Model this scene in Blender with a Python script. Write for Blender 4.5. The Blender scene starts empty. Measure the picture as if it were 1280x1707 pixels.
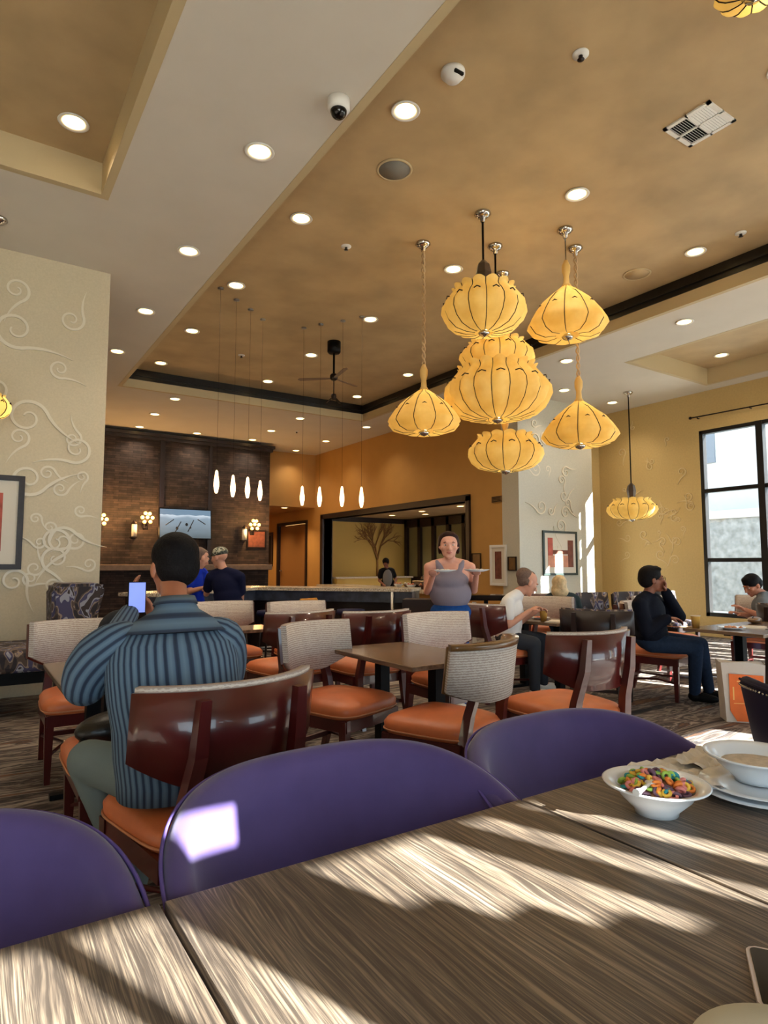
import bpy, bmesh, math, random
from mathutils import Vector, Matrix, Euler
random.seed(7)
PI = math.pi
sc = bpy.context.scene
col = sc.collection

# ------------------------------------------------------------ camera, sky, sun, exposure
FPX = 1050.0
cam_d = bpy.data.cameras.new('camera'); cam = bpy.data.objects.new('camera', cam_d); col.objects.link(cam)
cam_d.sensor_fit = 'VERTICAL'; cam_d.sensor_height = 24; cam_d.lens = 24*FPX/1707
cam_d.clip_start = .02; cam_d.clip_end = 200
PITCH = math.atan(87/FPX); YAW = math.atan(695/FPX)
cam.location = (0, 0, 1.35); cam.rotation_euler = (PI/2+PITCH, 0, -YAW)
sc.camera = cam
sc.view_settings.view_transform = 'Standard'; sc.view_settings.look = 'None'
sc.view_settings.gamma = 1; sc.view_settings.exposure = -0.05
try: sc.view_settings.use_curve_mapping = False
except Exception: pass

w = bpy.data.worlds.new('sky'); sc.world = w; w.use_nodes = True
nt = w.node_tree; bg = nt.nodes['Background']
bg.inputs[0].default_value = (.72, .86, 1.0, 1); bg.inputs[1].default_value = 6.0
SUN_DIR = Vector((-.37, 1, -.41)).normalized()
sd = bpy.data.lights.new('sun', 'SUN'); sd.energy = 75; sd.angle = math.radians(.3); sd.color = (1, .985, .965)
sun = bpy.data.objects.new('sun', sd); col.objects.link(sun)
sun.rotation_euler = SUN_DIR.to_track_quat('-Z', 'Y').to_euler(); sun.location = (6, -8, 8)

def portal(loc, rot, sx, sy):
    d = bpy.data.lights.new('window portal', 'AREA'); d.shape = 'RECTANGLE'; d.size = sx; d.size_y = sy; d.cycles.is_portal = True
    o = bpy.data.objects.new('window portal', d); col.objects.link(o); o.location = loc; o.rotation_euler = rot
# the sky's light is sampled through the window openings, the unseen front ones included
portal((-1.1, -2.97, 1.8), (PI/2, 0, 0), 4.2, 2.6)
portal((6.0, -2.97, 1.4), (PI/2, 0, 0), 2.9, 2.2)
portal((10.2, -2.97, 1.8), (PI/2, 0, 0), 1.9, 3.0)
portal((11.66, 5.75, 2.1), (PI/2, 0, PI/2), 1.9, 3.7)
portal((11.66, 2.35, 2.1), (PI/2, 0, PI/2), 3.2, 3.7)
portal((11.66, -1.3, 2.1), (PI/2, 0, PI/2), 2.9, 3.7)

# ------------------------------------------------------------ materials
def newmat(name):
    m = bpy.data.materials.new(name); m.use_nodes = True
    return m, m.node_tree, m.node_tree.nodes['Principled BSDF']
def N(nt, typ, **kw):
    n = nt.nodes.new(typ)
    for k, v in kw.items():
        if k in n.inputs.keys(): n.inputs[k].default_value = v
        else: setattr(n, k, v)
    return n
def dull(*names):
    for n_ in names: M[n_].node_tree.nodes['Principled BSDF'].inputs['Specular IOR Level'].default_value = .12
def lin(c): return tuple(((x/255)/12.92 if x/255 <= .04045 else ((x/255+.055)/1.055)**2.4) for x in c) + (1,)
def mat(name, rgb, rough=.6, metal=0, var=0, vscale=20, bump=0, bscale=60, emis=None, estr=0, coat=0, sheen=0, coords='Object', stretch=(1,1,1)):
    m, nt, b = newmat(name); c = lin(rgb)
    b.inputs['Base Color'].default_value = c; b.inputs['Roughness'].default_value = rough; b.inputs['Metallic'].default_value = metal
    if coat: b.inputs['Coat Weight'].default_value = coat
    if sheen: b.inputs['Sheen Weight'].default_value = sheen
    if emis: b.inputs['Emission Color'].default_value = lin(emis); b.inputs['Emission Strength'].default_value = estr
    if var or bump:
        tc = N(nt, 'ShaderNodeTexCoord'); mp = N(nt, 'ShaderNodeMapping'); mp.inputs['Scale'].default_value = stretch
        nt.links.new(tc.outputs[coords], mp.inputs[0])
    if var:
        n = N(nt, 'ShaderNodeTexNoise', Scale=vscale, Detail=5.0); nt.links.new(mp.outputs[0], n.inputs['Vector'])
        r = N(nt, 'ShaderNodeValToRGB'); e = r.color_ramp.elements
        e[0].position = .3; e[1].position = .7
        e[0].color = tuple(x*(1-var) for x in c[:3])+(1,); e[1].color = tuple(min(1, x*(1+var)) for x in c[:3])+(1,)
        nt.links.new(n.outputs['Fac'], r.inputs[0]); nt.links.new(r.outputs[0], b.inputs['Base Color'])
    if bump:
        n = N(nt, 'ShaderNodeTexNoise', Scale=bscale, Detail=4.0); nt.links.new(mp.outputs[0], n.inputs['Vector'])
        bp = N(nt, 'ShaderNodeBump', Strength=bump, Distance=.01); nt.links.new(n.outputs['Fac'], bp.inputs['Height']); nt.links.new(bp.outputs[0], b.inputs['Normal'])
    return m
def ramp(nt, stops, interp='LINEAR'):
    r = N(nt, 'ShaderNodeValToRGB'); cr = r.color_ramp; cr.interpolation = interp
    while len(cr.elements) < len(stops): cr.elements.new(.5)
    for e, (p, c) in zip(cr.elements, stops): e.position = p; e.color = lin(c)
    return r

M = {}
M['soffit'] = mat('white painted ceiling', (206, 198, 186), .8, var=.03, vscale=2)
M['plaster'] = mat('tan venetian plaster', (180, 154, 114), .6, var=.16, vscale=1.6, bump=.02)
M['plaster_side'] = mat('tan fascia paint', (190, 170, 132), .7)
M['black_trim'] = mat('black crown trim', (16, 13, 13), .35)
M['wallpaper'] = mat('beige wallpaper', (200, 186, 158), .6, var=.05, vscale=60)
M['gold_wall'] = mat('gold wallpaper', (196, 168, 112), .6, var=.05, vscale=30)
M['col_paper'] = mat('silvery wallpaper', (190, 186, 172), .42, var=.05, vscale=40)
M['amber_wall'] = mat('amber painted wall', (186, 138, 72), .7, var=.04, vscale=3)
M['amber_deep'] = mat('deep amber wall', (196, 134, 44), .7)
M['yellow_wall'] = mat('yellow kitchen wall', (205, 172, 92), .7)
M['pearl'] = mat('pearl scroll ink', (218, 209, 190), .3)
M['dark_wood'] = mat('espresso wood', (34, 20, 18), .4, var=.2, vscale=30)
M['red_wood'] = mat('red mahogany wood', (74, 20, 18), .28, var=.25, vscale=6, coat=.5, stretch=(1,1,.15))
M['brown_wood'] = mat('brown cap wood', (110, 76, 40), .3, coat=.4, var=.2, vscale=12)
M['orange'] = mat('orange leather', (204, 112, 66), .42, var=.1, vscale=9, bump=.06, bscale=220)
M['cream_pipe'] = mat('piping', (196, 132, 92), .5)
M['purple'] = mat('purple upholstery', (74, 60, 104), .62, var=.06, vscale=14, sheen=.25, bump=.03, bscale=300)
M['purple_pipe'] = mat('purple piping', (88, 72, 128), .55)
M['navy_up'] = mat('navy upholstery', (30, 30, 58), .6)
M['chrome'] = mat('chrome', (190, 185, 178), .15, metal=1)
M['steel'] = mat('steel', (150, 150, 150), .3, metal=1)
M['bronze'] = mat('dark bronze', (40, 28, 22), .4, metal=.6)
M['black'] = mat('black', (14, 14, 16), .5)
M['blackgloss'] = mat('black gloss', (8, 8, 10), .12)
M['white_ceramic'] = mat('white ceramic', (226, 230, 234), .2, coat=.4)
M['white_paint'] = mat('white paint', (225, 222, 216), .5)
M['paper'] = mat('paper', (214, 206, 192), .8)
M['tan_lid'] = mat('tan ceramic', (196, 190, 168), .35)
M['skin'] = mat('skin', (206, 148, 122), .5, var=.05, vscale=12)
M['skin_tan'] = mat('tan skin', (176, 112, 82), .5)
M['skin_dark'] = mat('brown skin', (128, 76, 54), .5)
M['skin_pale'] = mat('pale skin', (214, 156, 134), .5)
M['hair_black'] = mat('black hair', (17, 14, 15), .6, var=.4, vscale=60, bump=.5, bscale=120)
M['hair_grey'] = mat('cropped grey hair', (112, 92, 82), .8, var=.2, vscale=80)
M['hair_blonde'] = mat('blonde hair', (214, 186, 140), .5, var=.2, vscale=30, bump=.4, bscale=80)
M['hair_brown'] = mat('brown hair', (44, 24, 20), .5)
M['eye'] = mat('eye white', (225, 220, 215), .3)
M['iris'] = mat('iris', (26, 18, 14), .3)
M['lips'] = mat('lips', (160, 78, 74), .5)
M['lamp'] = mat('lamp glow', (255, 240, 200), .5, emis=(255, 214, 140), estr=9)
M['lamp_white'] = mat('frosted glass glow', (255, 245, 225), .5, emis=(255, 214, 160), estr=3)
M['cloth_white'] = mat('white tee', (226, 224, 222), .85, bump=.3, bscale=12)
M['cloth_grey'] = mat('grey tank top', (132, 124, 136), .85, bump=.4, bscale=10)
M['cloth_navy'] = mat('navy cloth', (24, 26, 52), .85, bump=.4, bscale=10)
M['cloth_ink'] = mat('ink jacket', (13, 16, 28), .8, bump=.4, bscale=10)
M['cloth_blue'] = mat('bright blue tee', (22, 50, 176), .8)
M['denim'] = mat('blue denim', (30, 74, 140), .85, var=.15, vscale=40)
M['denim_dark'] = mat('dark denim', (34, 46, 66), .85, var=.15, vscale=40)
M['trouser'] = mat('grey green trousers', (112, 124, 124), .85, bump=.5, bscale=9)
M['cloth_gs'] = mat('slate shirt', (104, 108, 112), .85)
M['dark_shorts'] = mat('charcoal cloth', (54, 58, 66), .85, bump=.4, bscale=10)
M['black_leather'] = mat('black leather', (12, 11, 12), .35, bump=.5, bscale=20)

dull('hair_black', 'hair_grey', 'hair_brown', 'cloth_white', 'cloth_grey', 'cloth_navy', 'cloth_ink', 'cloth_blue', 'denim', 'denim_dark', 'trouser', 'cloth_gs', 'dark_shorts', 'purple', 'purple_pipe', 'navy_up', 'black')
M['lamp_amber'] = mat('amber crystal glow', (255, 220, 150), .5, emis=(255, 196, 104), estr=2.6)
def m_lampshade():
    m, nt, b = newmat('amber silk shade'); c = lin((222, 184, 100))
    b.inputs['Base Color'].default_value = c; b.inputs['Roughness'].default_value = .7
    b.inputs['Emission Color'].default_value = lin((236, 200, 100)); b.inputs['Emission Strength'].default_value = .02
    tr = N(nt, 'ShaderNodeBsdfTranslucent', Color=lin((250, 222, 140))); mx = N(nt, 'ShaderNodeMixShader', Fac=.42)
    tc = N(nt, 'ShaderNodeTexCoord'); n = N(nt, 'ShaderNodeTexNoise', Scale=5.0, Detail=5.0); nt.links.new(tc.outputs['Object'], n.inputs['Vector'])
    r = ramp(nt, [(.3, (192, 146, 66)), (.7, (240, 218, 146))]); nt.links.new(n.outputs['Fac'], r.inputs[0]); nt.links.new(r.outputs[0], b.inputs['Base Color'])
    nt.links.new(b.outputs[0], mx.inputs[1]); nt.links.new(tr.outputs[0], mx.inputs[2])
    nt.links.new(mx.outputs[0], nt.nodes['Material Output'].inputs[0]); return m
M['shade'] = m_lampshade()

def m_tabletop():
    m, nt, b = newmat('grey brown wood laminate')
    tc = N(nt, 'ShaderNodeTexCoord')
    mp = N(nt, 'ShaderNodeMapping'); mp.inputs['Scale'].default_value = (1, .13, 1); nt.links.new(tc.outputs['Object'], mp.inputs[0])
    big = N(nt, 'ShaderNodeTexNoise', Scale=5.0, Detail=3.0, Distortion=.6); nt.links.new(mp.outputs[0], big.inputs['Vector'])
    # fine grain lines bent by the broad figure
    mp2 = N(nt, 'ShaderNodeMapping'); mp2.inputs['Scale'].default_value = (1, .02, 1); nt.links.new(tc.outputs['Object'], mp2.inputs[0])
    add = N(nt, 'ShaderNodeVectorMath', operation='MULTIPLY_ADD'); add.inputs[1].default_value = (.10, 0, 0)
    nt.links.new(big.outputs['Color'], add.inputs[0]); nt.links.new(mp2.outputs[0], add.inputs[2])
    fine = N(nt, 'ShaderNodeTexNoise', Scale=210.0, Detail=3.0, Roughness=.7); nt.links.new(add.outputs[0], fine.inputs['Vector'])
    wav = N(nt, 'ShaderNodeTexNoise', Scale=38.0, Detail=4.0); nt.links.new(add.outputs[0], wav.inputs['Vector'])
    r1 = ramp(nt, [(.25, (98, 88, 80)), (.5, (120, 110, 101)), (.75, (142, 132, 122))]); nt.links.new(wav.outputs['Fac'], r1.inputs[0])
    r2 = ramp(nt, [(.42, (64, 54, 48)), (.50, (140, 132, 124)), (.56, (176, 168, 156)), (.60, (222, 214, 198))]); nt.links.new(fine.outputs['Fac'], r2.inputs[0])
    mx = N(nt, 'ShaderNodeMix', data_type='RGBA', blend_type='OVERLAY'); mx.inputs['Factor'].default_value = .75
    nt.links.new(r1.outputs[0], mx.inputs['A']); nt.links.new(r2.outputs[0], mx.inputs['B'])
    r3 = ramp(nt, [(.32, (150, 134, 122)), (.65, (255, 250, 244))]); nt.links.new(big.outputs['Fac'], r3.inputs[0])
    mx2 = N(nt, 'ShaderNodeMix', data_type='RGBA', blend_type='MULTIPLY'); mx2.inputs['Factor'].default_value = .6
    nt.links.new(mx.outputs['Result'], mx2.inputs['A']); nt.links.new(r3.outputs[0], mx2.inputs['B'])
    nt.links.new(mx2.outputs['Result'], b.inputs['Base Color']); b.inputs['Roughness'].default_value = .42
    bp = N(nt, 'ShaderNodeBump', Strength=.35, Distance=.002); nt.links.new(fine.outputs['Fac'], bp.inputs['Height']); nt.links.new(bp.outputs[0], b.inputs['Normal'])
    return m
M['tabletop'] = m_tabletop()

def m_cafe_top():
    m, nt, b = newmat('brown laminate cafe top')
    tc = N(nt, 'ShaderNodeTexCoord'); mp = N(nt, 'ShaderNodeMapping'); mp.inputs['Scale'].default_value = (1, .1, 1); nt.links.new(tc.outputs['Object'], mp.inputs[0])
    n = N(nt, 'ShaderNodeTexNoise', Scale=30.0, Detail=4.0); nt.links.new(mp.outputs[0], n.inputs['Vector'])
    r = ramp(nt, [(.3, (88, 66, 50)), (.7, (134, 108, 84))]); nt.links.new(n.outputs['Fac'], r.inputs[0]); nt.links.new(r.outputs[0], b.inputs['Base Color'])
    b.inputs['Roughness'].default_value = .25; return m
M['cafe_top'] = m_cafe_top()

def m_carpet():
    m, nt, b = newmat('streaked brown carpet')
    tc = N(nt, 'ShaderNodeTexCoord')
    mp = N(nt, 'ShaderNodeMapping'); mp.inputs['Scale'].default_value = (.42, 2.4, 1); mp.inputs['Rotation'].default_value = (0, 0, .25); nt.links.new(tc.outputs['Object'], mp.inputs[0])
    n = N(nt, 'ShaderNodeTexNoise', Scale=1.6, Detail=6.0, Roughness=.6, Distortion=1.2); nt.links.new(mp.outputs[0], n.inputs['Vector'])
    r = ramp(nt, [(.34, (22, 18, 22)), (.40, (72, 58, 52)), (.455, (134, 122, 110)), (.48, (34, 27, 31)), (.52, (98, 84, 76)), (.555, (152, 140, 128)), (.59, (46, 38, 42)), (.65, (118, 82, 54)), (.72, (30, 24, 30))])
    nt.links.new(n.outputs['Fac'], r.inputs[0])
    f = N(nt, 'ShaderNodeTexNoise', Scale=260.0, Detail=2.0); nt.links.new(tc.outputs['Object'], f.inputs['Vector'])
    mx = N(nt, 'ShaderNodeMix', data_type='RGBA', blend_type='OVERLAY'); mx.inputs['Factor'].default_value = .35
    nt.links.new(r.outputs[0], mx.inputs['A']); nt.links.new(f.outputs['Color'], mx.inputs['B'])
    nt.links.new(mx.outputs['Result'], b.inputs['Base Color']); b.inputs['Roughness'].default_value = .95
    bp = N(nt, 'ShaderNodeBump', Strength=.4, Distance=.004); nt.links.new(f.outputs['Fac'], bp.inputs['Height']); nt.links.new(bp.outputs[0], b.inputs['Normal'])
    return m
M['carpet'] = m_carpet()

def m_stone(name, c1, c2, mort, sx=4.0):
    m, nt, b = newmat(name)
    tc = N(nt, 'ShaderNodeTexCoord'); mp = N(nt, 'ShaderNodeMapping'); nt.links.new(tc.outputs['Object'], mp.inputs[0]); mp.inputs['Rotation'].default_value = (PI/2, 0, 0)
    bk = N(nt, 'ShaderNodeTexBrick', Scale=sx); bk.inputs['Color1'].default_value = lin(c1); bk.inputs['Color2'].default_value = lin(c2); bk.inputs['Mortar'].default_value = lin(mort)
    bk.inputs['Brick Width'].default_value = 1.2; bk.inputs['Row Height'].default_value = .22; bk.inputs['Mortar Size'].default_value = .012
    bk.offset = .37
    nt.links.new(mp.outputs[0], bk.inputs['Vector'])
    n = N(nt, 'ShaderNodeTexNoise', Scale=7.0, Detail=6.0); nt.links.new(tc.outputs['Object'], n.inputs['Vector'])
    mx = N(nt, 'ShaderNodeMix', data_type='RGBA', blend_type='OVERLAY'); mx.inputs['Factor'].default_value = .9
    nt.links.new(bk.outputs['Color'], mx.inputs['A']); nt.links.new(n.outputs['Fac'], mx.inputs['B'])
    nt.links.new(mx.outputs['Result'], b.inputs['Base Color']); b.inputs['Roughness'].default_value = .8
    bp = N(nt, 'ShaderNodeBump', Strength=.8, Distance=.03); nt.links.new(mx.outputs['Result'], bp.inputs['Height']); nt.links.new(bp.outputs[0], b.inputs['Normal'])
    return m
M['stone'] = m_stone('stacked dark stone', (70, 54, 48), (40, 31, 29), (16, 12, 12))
M['ext_stone'] = mat('pale stone facing', (116, 120, 124), .9, var=.35, vscale=5, bump=.6, bscale=6)
M['ext_white'] = mat('white stucco', (164, 167, 170), .9, var=.03, vscale=3)
M['ext_glass'] = mat('blue facade glass', (40, 58, 104), .2)
M['ext_grey'] = mat('grey facade panel', (98, 106, 118), .8)
M['ground'] = mat('pale paving', (200, 196, 188), .9, var=.08, vscale=3)
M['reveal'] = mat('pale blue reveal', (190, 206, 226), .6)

def m_fabric_pattern(name, c1, c2, scale=90):
    m, nt, b = newmat(name)
    tc = N(nt, 'ShaderNodeTexCoord'); mp = N(nt, 'ShaderNodeMapping'); mp.inputs['Scale'].default_value = (1, 1, 1.6); nt.links.new(tc.outputs['Object'], mp.inputs[0])
    wv = N(nt, 'ShaderNodeTexWave', Scale=scale/6, Distortion=2.5, Detail=1.0); wv.bands_direction = 'Z'; wv.inputs['Detail Scale'].default_value = 6
    nt.links.new(mp.outputs[0], wv.inputs['Vector'])
    r = N(nt, 'ShaderNodeValToRGB'); r.color_ramp.elements[0].color = lin(c1); r.color_ramp.elements[1].color = lin(c2)
    r.color_ramp.elements[0].position = .25; r.color_ramp.elements[1].position = .6
    nt.links.new(wv.outputs['Fac'], r.inputs[0]); nt.links.new(r.outputs[0], b.inputs['Base Color']); b.inputs['Roughness'].default_value = .85
    return m
M['cream_fabric'] = m_fabric_pattern('cream woven fabric', (168, 152, 142), (206, 196, 186))
def m_camo():
    m, nt, b = newmat('leaf pattern upholstery')
    tc = N(nt, 'ShaderNodeTexCoord'); mp = N(nt, 'ShaderNodeMapping'); mp.inputs['Scale'].default_value = (1, 1, .5); nt.links.new(tc.outputs['Object'], mp.inputs[0])
    n = N(nt, 'ShaderNodeTexNoise', Scale=7.0, Detail=1.5, Distortion=1.5); nt.links.new(mp.outputs[0], n.inputs['Vector'])
    r = ramp(nt, [(0, (44, 38, 42)), (.44, (84, 68, 60)), (.49, (146, 128, 112)), (.53, (70, 66, 96)), (.6, (150, 150, 160)), (.66, (60, 48, 46))], 'CONSTANT')
    nt.links.new(n.outputs['Fac'], r.inputs[0]); nt.links.new(r.outputs[0], b.inputs['Base Color']); b.inputs['Roughness'].default_value = .8; return m
M['camo'] = m_camo()
def m_stripes(horizontal=False, n=46):
    m, nt, b = newmat('blue ribbed stripe shirt' + (' across' if horizontal else ''))
    tc = N(nt, 'ShaderNodeTexCoord'); sp = N(nt, 'ShaderNodeSeparateXYZ'); nt.links.new(tc.outputs['UV'], sp.inputs[0])
    mu = N(nt, 'ShaderNodeMath', operation='MULTIPLY'); mu.inputs[1].default_value = n
    nt.links.new(sp.outputs['Y' if horizontal else 'X'], mu.inputs[0])
    fr = N(nt, 'ShaderNodeMath', operation='PINGPONG'); fr.inputs[1].default_value = .5; nt.links.new(mu.outputs[0], fr.inputs[0])
    r = ramp(nt, [(.0, (30, 44, 64)), (.14, (38, 54, 76)), (.22, (76, 98, 118)), (.5, (92, 114, 132))])
    nt.links.new(fr.outputs[0], r.inputs[0]); nt.links.new(r.outputs[0], b.inputs['Base Color']); b.inputs['Roughness'].default_value = .85
    bp = N(nt, 'ShaderNodeBump', Strength=.6, Distance=.006); nt.links.new(fr.outputs[0], bp.inputs['Height']); nt.links.new(bp.outputs[0], b.inputs['Normal'])
    return m
M['stripe'] = m_stripes(); M['stripe_arm'] = m_stripes(n=16); M['stripe_yoke'] = m_stripes(True, 3)

def m_glass():
    m, nt, b = newmat('clear window glass')
    t = N(nt, 'ShaderNodeBsdfTransparent', Color=(.94, .97, .96, 1)); g = N(nt, 'ShaderNodeBsdfGlossy', Roughness=.02)
    f0 = N(nt, 'ShaderNodeLayerWeight', Blend=.5); f1 = N(nt, 'ShaderNodeMath', operation='POWER'); f1.inputs[1].default_value = 4.0; nt.links.new(f0.outputs['Facing'], f1.inputs[0])
    f = N(nt, 'ShaderNodeMath', operation='MULTIPLY_ADD'); f.inputs[1].default_value = .6; f.inputs[2].default_value = .03; nt.links.new(f1.outputs[0], f.inputs[0]); mx = N(nt, 'ShaderNodeMixShader')
    nt.links.new(f.outputs[0], mx.inputs[0]); nt.links.new(t.outputs[0], mx.inputs[1]); nt.links.new(g.outputs[0], mx.inputs[2])
    nt.links.new(mx.outputs[0], nt.nodes['Material Output'].inputs[0]); return m
M['glass'] = m_glass()
def m_granite():
    m, nt, b = newmat('speckled stone counter')
    tc = N(nt, 'ShaderNodeTexCoord'); n = N(nt, 'ShaderNodeTexNoise', Scale=60.0, Detail=4.0); nt.links.new(tc.outputs['Object'], n.inputs['Vector'])
    r = ramp(nt, [(.35, (150, 128, 104)), (.6, (214, 204, 186))]); nt.links.new(n.outputs['Fac'], r.inputs[0]); nt.links.new(r.outputs[0], b.inputs['Base Color']); b.inputs['Roughness'].default_value = .2
    return m
M['granite'] = m_granite()
def m_camo_cap():
    m, nt, b = newmat('camouflage cap cloth')
    tc = N(nt, 'ShaderNodeTexCoord'); n = N(nt, 'ShaderNodeTexNoise', Scale=14.0, Detail=2.0); nt.links.new(tc.outputs['Object'], n.inputs['Vector'])
    r = ramp(nt, [(0, (34, 36, 30)), (.46, (88, 92, 74)), (.54, (176, 172, 150)), (.6, (52, 56, 46))], 'CONSTANT'); nt.links.new(n.outputs['Fac'], r.inputs[0]); nt.links.new(r.outputs[0], b.inputs['Base Color'])
    return m
M['cap'] = m_camo_cap()

# ------------------------------------------------------------ mesh helpers
def tag(o, label=None, cat=None, group=None, kind=None):
    if label: o['label'] = label
    if cat: o['category'] = cat
    if group: o['group'] = group
    if kind: o['kind'] = kind
    return o
def empty(name, loc=(0,0,0), rz=0, label=None, cat=None, group=None):
    o = bpy.data.objects.new(name, None); col.objects.link(o); o.empty_display_size = .1
    o.location = loc; o.rotation_euler = (0, 0, rz); return tag(o, label, cat, group)
class MB:
    def __init__(s): s.bm = bmesh.new(); s.uv = s.bm.loops.layers.uv.new('UVMap')
    def box(s, x0, x1, y0, y1, z0, z1, bev=0, mtx=None):
        b = bmesh.new(); bmesh.ops.create_cube(b, size=1)
        for v in b.verts: v.co = Vector(((x0+x1)/2+v.co.x*(x1-x0), (y0+y1)/2+v.co.y*(y1-y0), (z0+z1)/2+v.co.z*(z1-z0)))
        if bev: bmesh.ops.bevel(b, geom=b.edges[:], offset=bev, segments=3, affect='EDGES', profile=.5)
        return s._add(b, mtx)
    def _add(s, b, mtx=None, smooth=False):
        if mtx is not None: b.transform(mtx)
        if smooth:
            for f in b.faces: f.smooth = True
        me = bpy.data.meshes.new('t'); b.to_mesh(me); b.free(); s.bm.from_mesh(me); bpy.data.meshes.remove(me); return s
    def rings(s, rings, close=True, cap=True, smooth=True, uvs=True):
        vs = [[s.bm.verts.new(p) for p in r] for r in rings]; n = len(rings[0]); m = len(rings)
        for i in range(m-1):
            for j in range(n if close else n-1):
                k = (j+1) % n
                f = s.bm.faces.new((vs[i][j], vs[i][k], vs[i+1][k], vs[i+1][j])); f.smooth = smooth
                for l, (u, v) in zip(f.loops, ((j/n, i/(m-1)), ((j+1)/n, i/(m-1)), ((j+1)/n, (i+1)/(m-1)), (j/n, (i+1)/(m-1)))): l[s.uv].uv = (u, v)
        if cap and close:
            for r in (vs[0][::-1], vs[-1]):
                if len(r) > 2:
                    f = s.bm.faces.new(r); f.smooth = False
        return s
    def tube(s, pts, r, n=8, cap=True):
        pts = [Vector(p) for p in pts]; rr = r if isinstance(r, (list, tuple)) else [r]*len(pts)
        rings = []; prev = None
        for i, p in enumerate(pts):
            t = (pts[min(i+1, len(pts)-1)]-pts[max(i-1, 0)]).normalized()
            if prev is None: a = t.orthogonal().normalized()
            else: a = (prev-t*prev.dot(t)).normalized()
            prev = a; b_ = t.cross(a)
            rings.append([p+(a*math.cos(2*PI*k/n)+b_*math.sin(2*PI*k/n))*rr[i] for k in range(n)])
        return s.rings(rings, cap=cap)
    def lathe(s, prof, n=32, c=(0,0,0), mod=None, smooth=True, cap=True):
        c = Vector(c); rings = []
        for (r, z) in prof:
            ring = []
            for k in range(n):
                a = 2*PI*k/n; q = (mod(a, r, z) if mod else (r, z))
                ring.append(c+Vector((q[0]*math.cos(a), q[0]*math.sin(a), q[1])))
            rings.append(ring)
        return s.rings(rings, cap=cap, smooth=smooth)
    def cyl(s, p0, p1, r, n=20):
        p0 = Vector(p0); p1 = Vector(p1); s.tube([p0, p1], r, n)
        return s
    def ball(s, c, r, sub=2, sc_=(1,1,1), rot=None):
        b = bmesh.new(); bmesh.ops.create_icosphere(b, subdivisions=sub, radius=1)
        mt = Matrix.Translation(Vector(c)) @ (rot.to_4x4() if rot is not None else Matrix.Identity(4)) @ Matrix.Diagonal((r*sc_[0], r*sc_[1], r*sc_[2], 1))
        return s._add(b, mt, True)
    def prism(s, poly, z0, z1, bev=0, mtx=None):
        b = bmesh.new(); vb = [b.verts.new((x, y, z0)) for x, y in poly]; vt = [b.verts.new((x, y, z1)) for x, y in poly]
        b.faces.new(vb[::-1]); b.faces.new(vt)
        for i in range(len(poly)):
            j = (i+1) % len(poly); b.faces.new((vb[i], vb[j], vt[j], vt[i]))
        if bev: bmesh.ops.bevel(b, geom=b.edges[:], offset=bev, segments=2, affect='EDGES')
        return s._add(b, mtx)
    def build(s, name, m, parent=None, loc=None, rot=None, recalc=True):
        if recalc: bmesh.ops.recalc_face_normals(s.bm, faces=s.bm.faces[:])
        me = bpy.data.meshes.new(name); s.bm.to_mesh(me); s.bm.free()
        o = bpy.data.objects.new(name, me); col.objects.link(o)
        if m is not None: me.materials.append(M[m] if isinstance(m, str) else m)
        if parent is not None: o.parent = parent
        if loc: o.location = loc
        if rot: o.rotation_euler = rot
        return o
def box(name, m, x0, x1, y0, y1, z0, z1, parent=None, bev=0): return MB().box(x0, x1, y0, y1, z0, z1, bev).build(name, m, parent)
# room shell and ceiling fittings scaled up about the camera; furniture is not
U = 1.3
def cam_scale_z(z): return 1.35+(z-1.35)*U
def metres(p): return Vector((p[0]*U, p[1]*U, cam_scale_z(p[2])))  # scales a point about the camera position
def struct(name, o, raw=False):
    o.name = name; o['kind'] = 'structure'
    if not raw:
        for v in o.data.vertices:
            q = metres(v.co); q.z = max(q.z, 0 if v.co.z >= 0 else -.1); v.co = q
    return o
def place_scaled(o):  # moves o away from the camera and enlarges it by the same factor
    o.location = metres(o.location); o.scale = (U, U, U); return o
def kids(o): return [c for c in bpy.data.objects if c.parent == o]
def tree(o): return (o, [tree(c) for c in kids(o)])
def copy_tree(t, parent=None):
    o, ch = t; c = o.copy(); col.objects.link(c); c.parent = parent
    for q in ch: copy_tree(q, c)
    return c
def kids_fast(t): return t

# ------------------------------------------------------------ structure
HS, HT = 3.9, 4.175
def plate(name, m, x0, x1, y0, y1, z0, z1, holes):
    xs = sorted({x0, x1, *[h[0] for h in holes], *[h[1] for h in holes]}); ys = sorted({y0, y1, *[h[2] for h in holes], *[h[3] for h in holes]})
    mb = MB()
    for i in range(len(xs)-1):
        for j in range(len(ys)-1):
            cx, cy = (xs[i]+xs[i+1])/2, (ys[j]+ys[j+1])/2
            if any(h[0] < cx < h[1] and h[2] < cy < h[3] for h in holes): continue
            mb.box(xs[i], xs[i+1], ys[j], ys[j+1], z0, z1)
    return struct(name, mb.build(name, m))
X0, X1, Y0, Y1 = -4, 9.0, -3.0, 17.0
struct('floor', box('floor', 'carpet', X0, 11, Y0, Y1, -.1, 0))
T1 = (1.75, 5.8, -2.2, 9.45); T2 = (-3, .67, 0.3, 4.55); T3 = (6.9, 8.68, 0.5, 4.78)
plate('ceiling', 'soffit', X0, X1+.3, Y0-.3, Y1, HS, HS+.06, [T1, T2, T3])
for nm, (a, b, c, d), z in (('ceiling_tray_main', T1, HT), ('ceiling_tray_side', T2, HT-.05), ('ceiling_tray_window', T3, HT-.05)):
    struct(nm, box(nm, 'plaster', a-.06, b+.06, c-.06, d+.06, z, z+.05))
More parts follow.
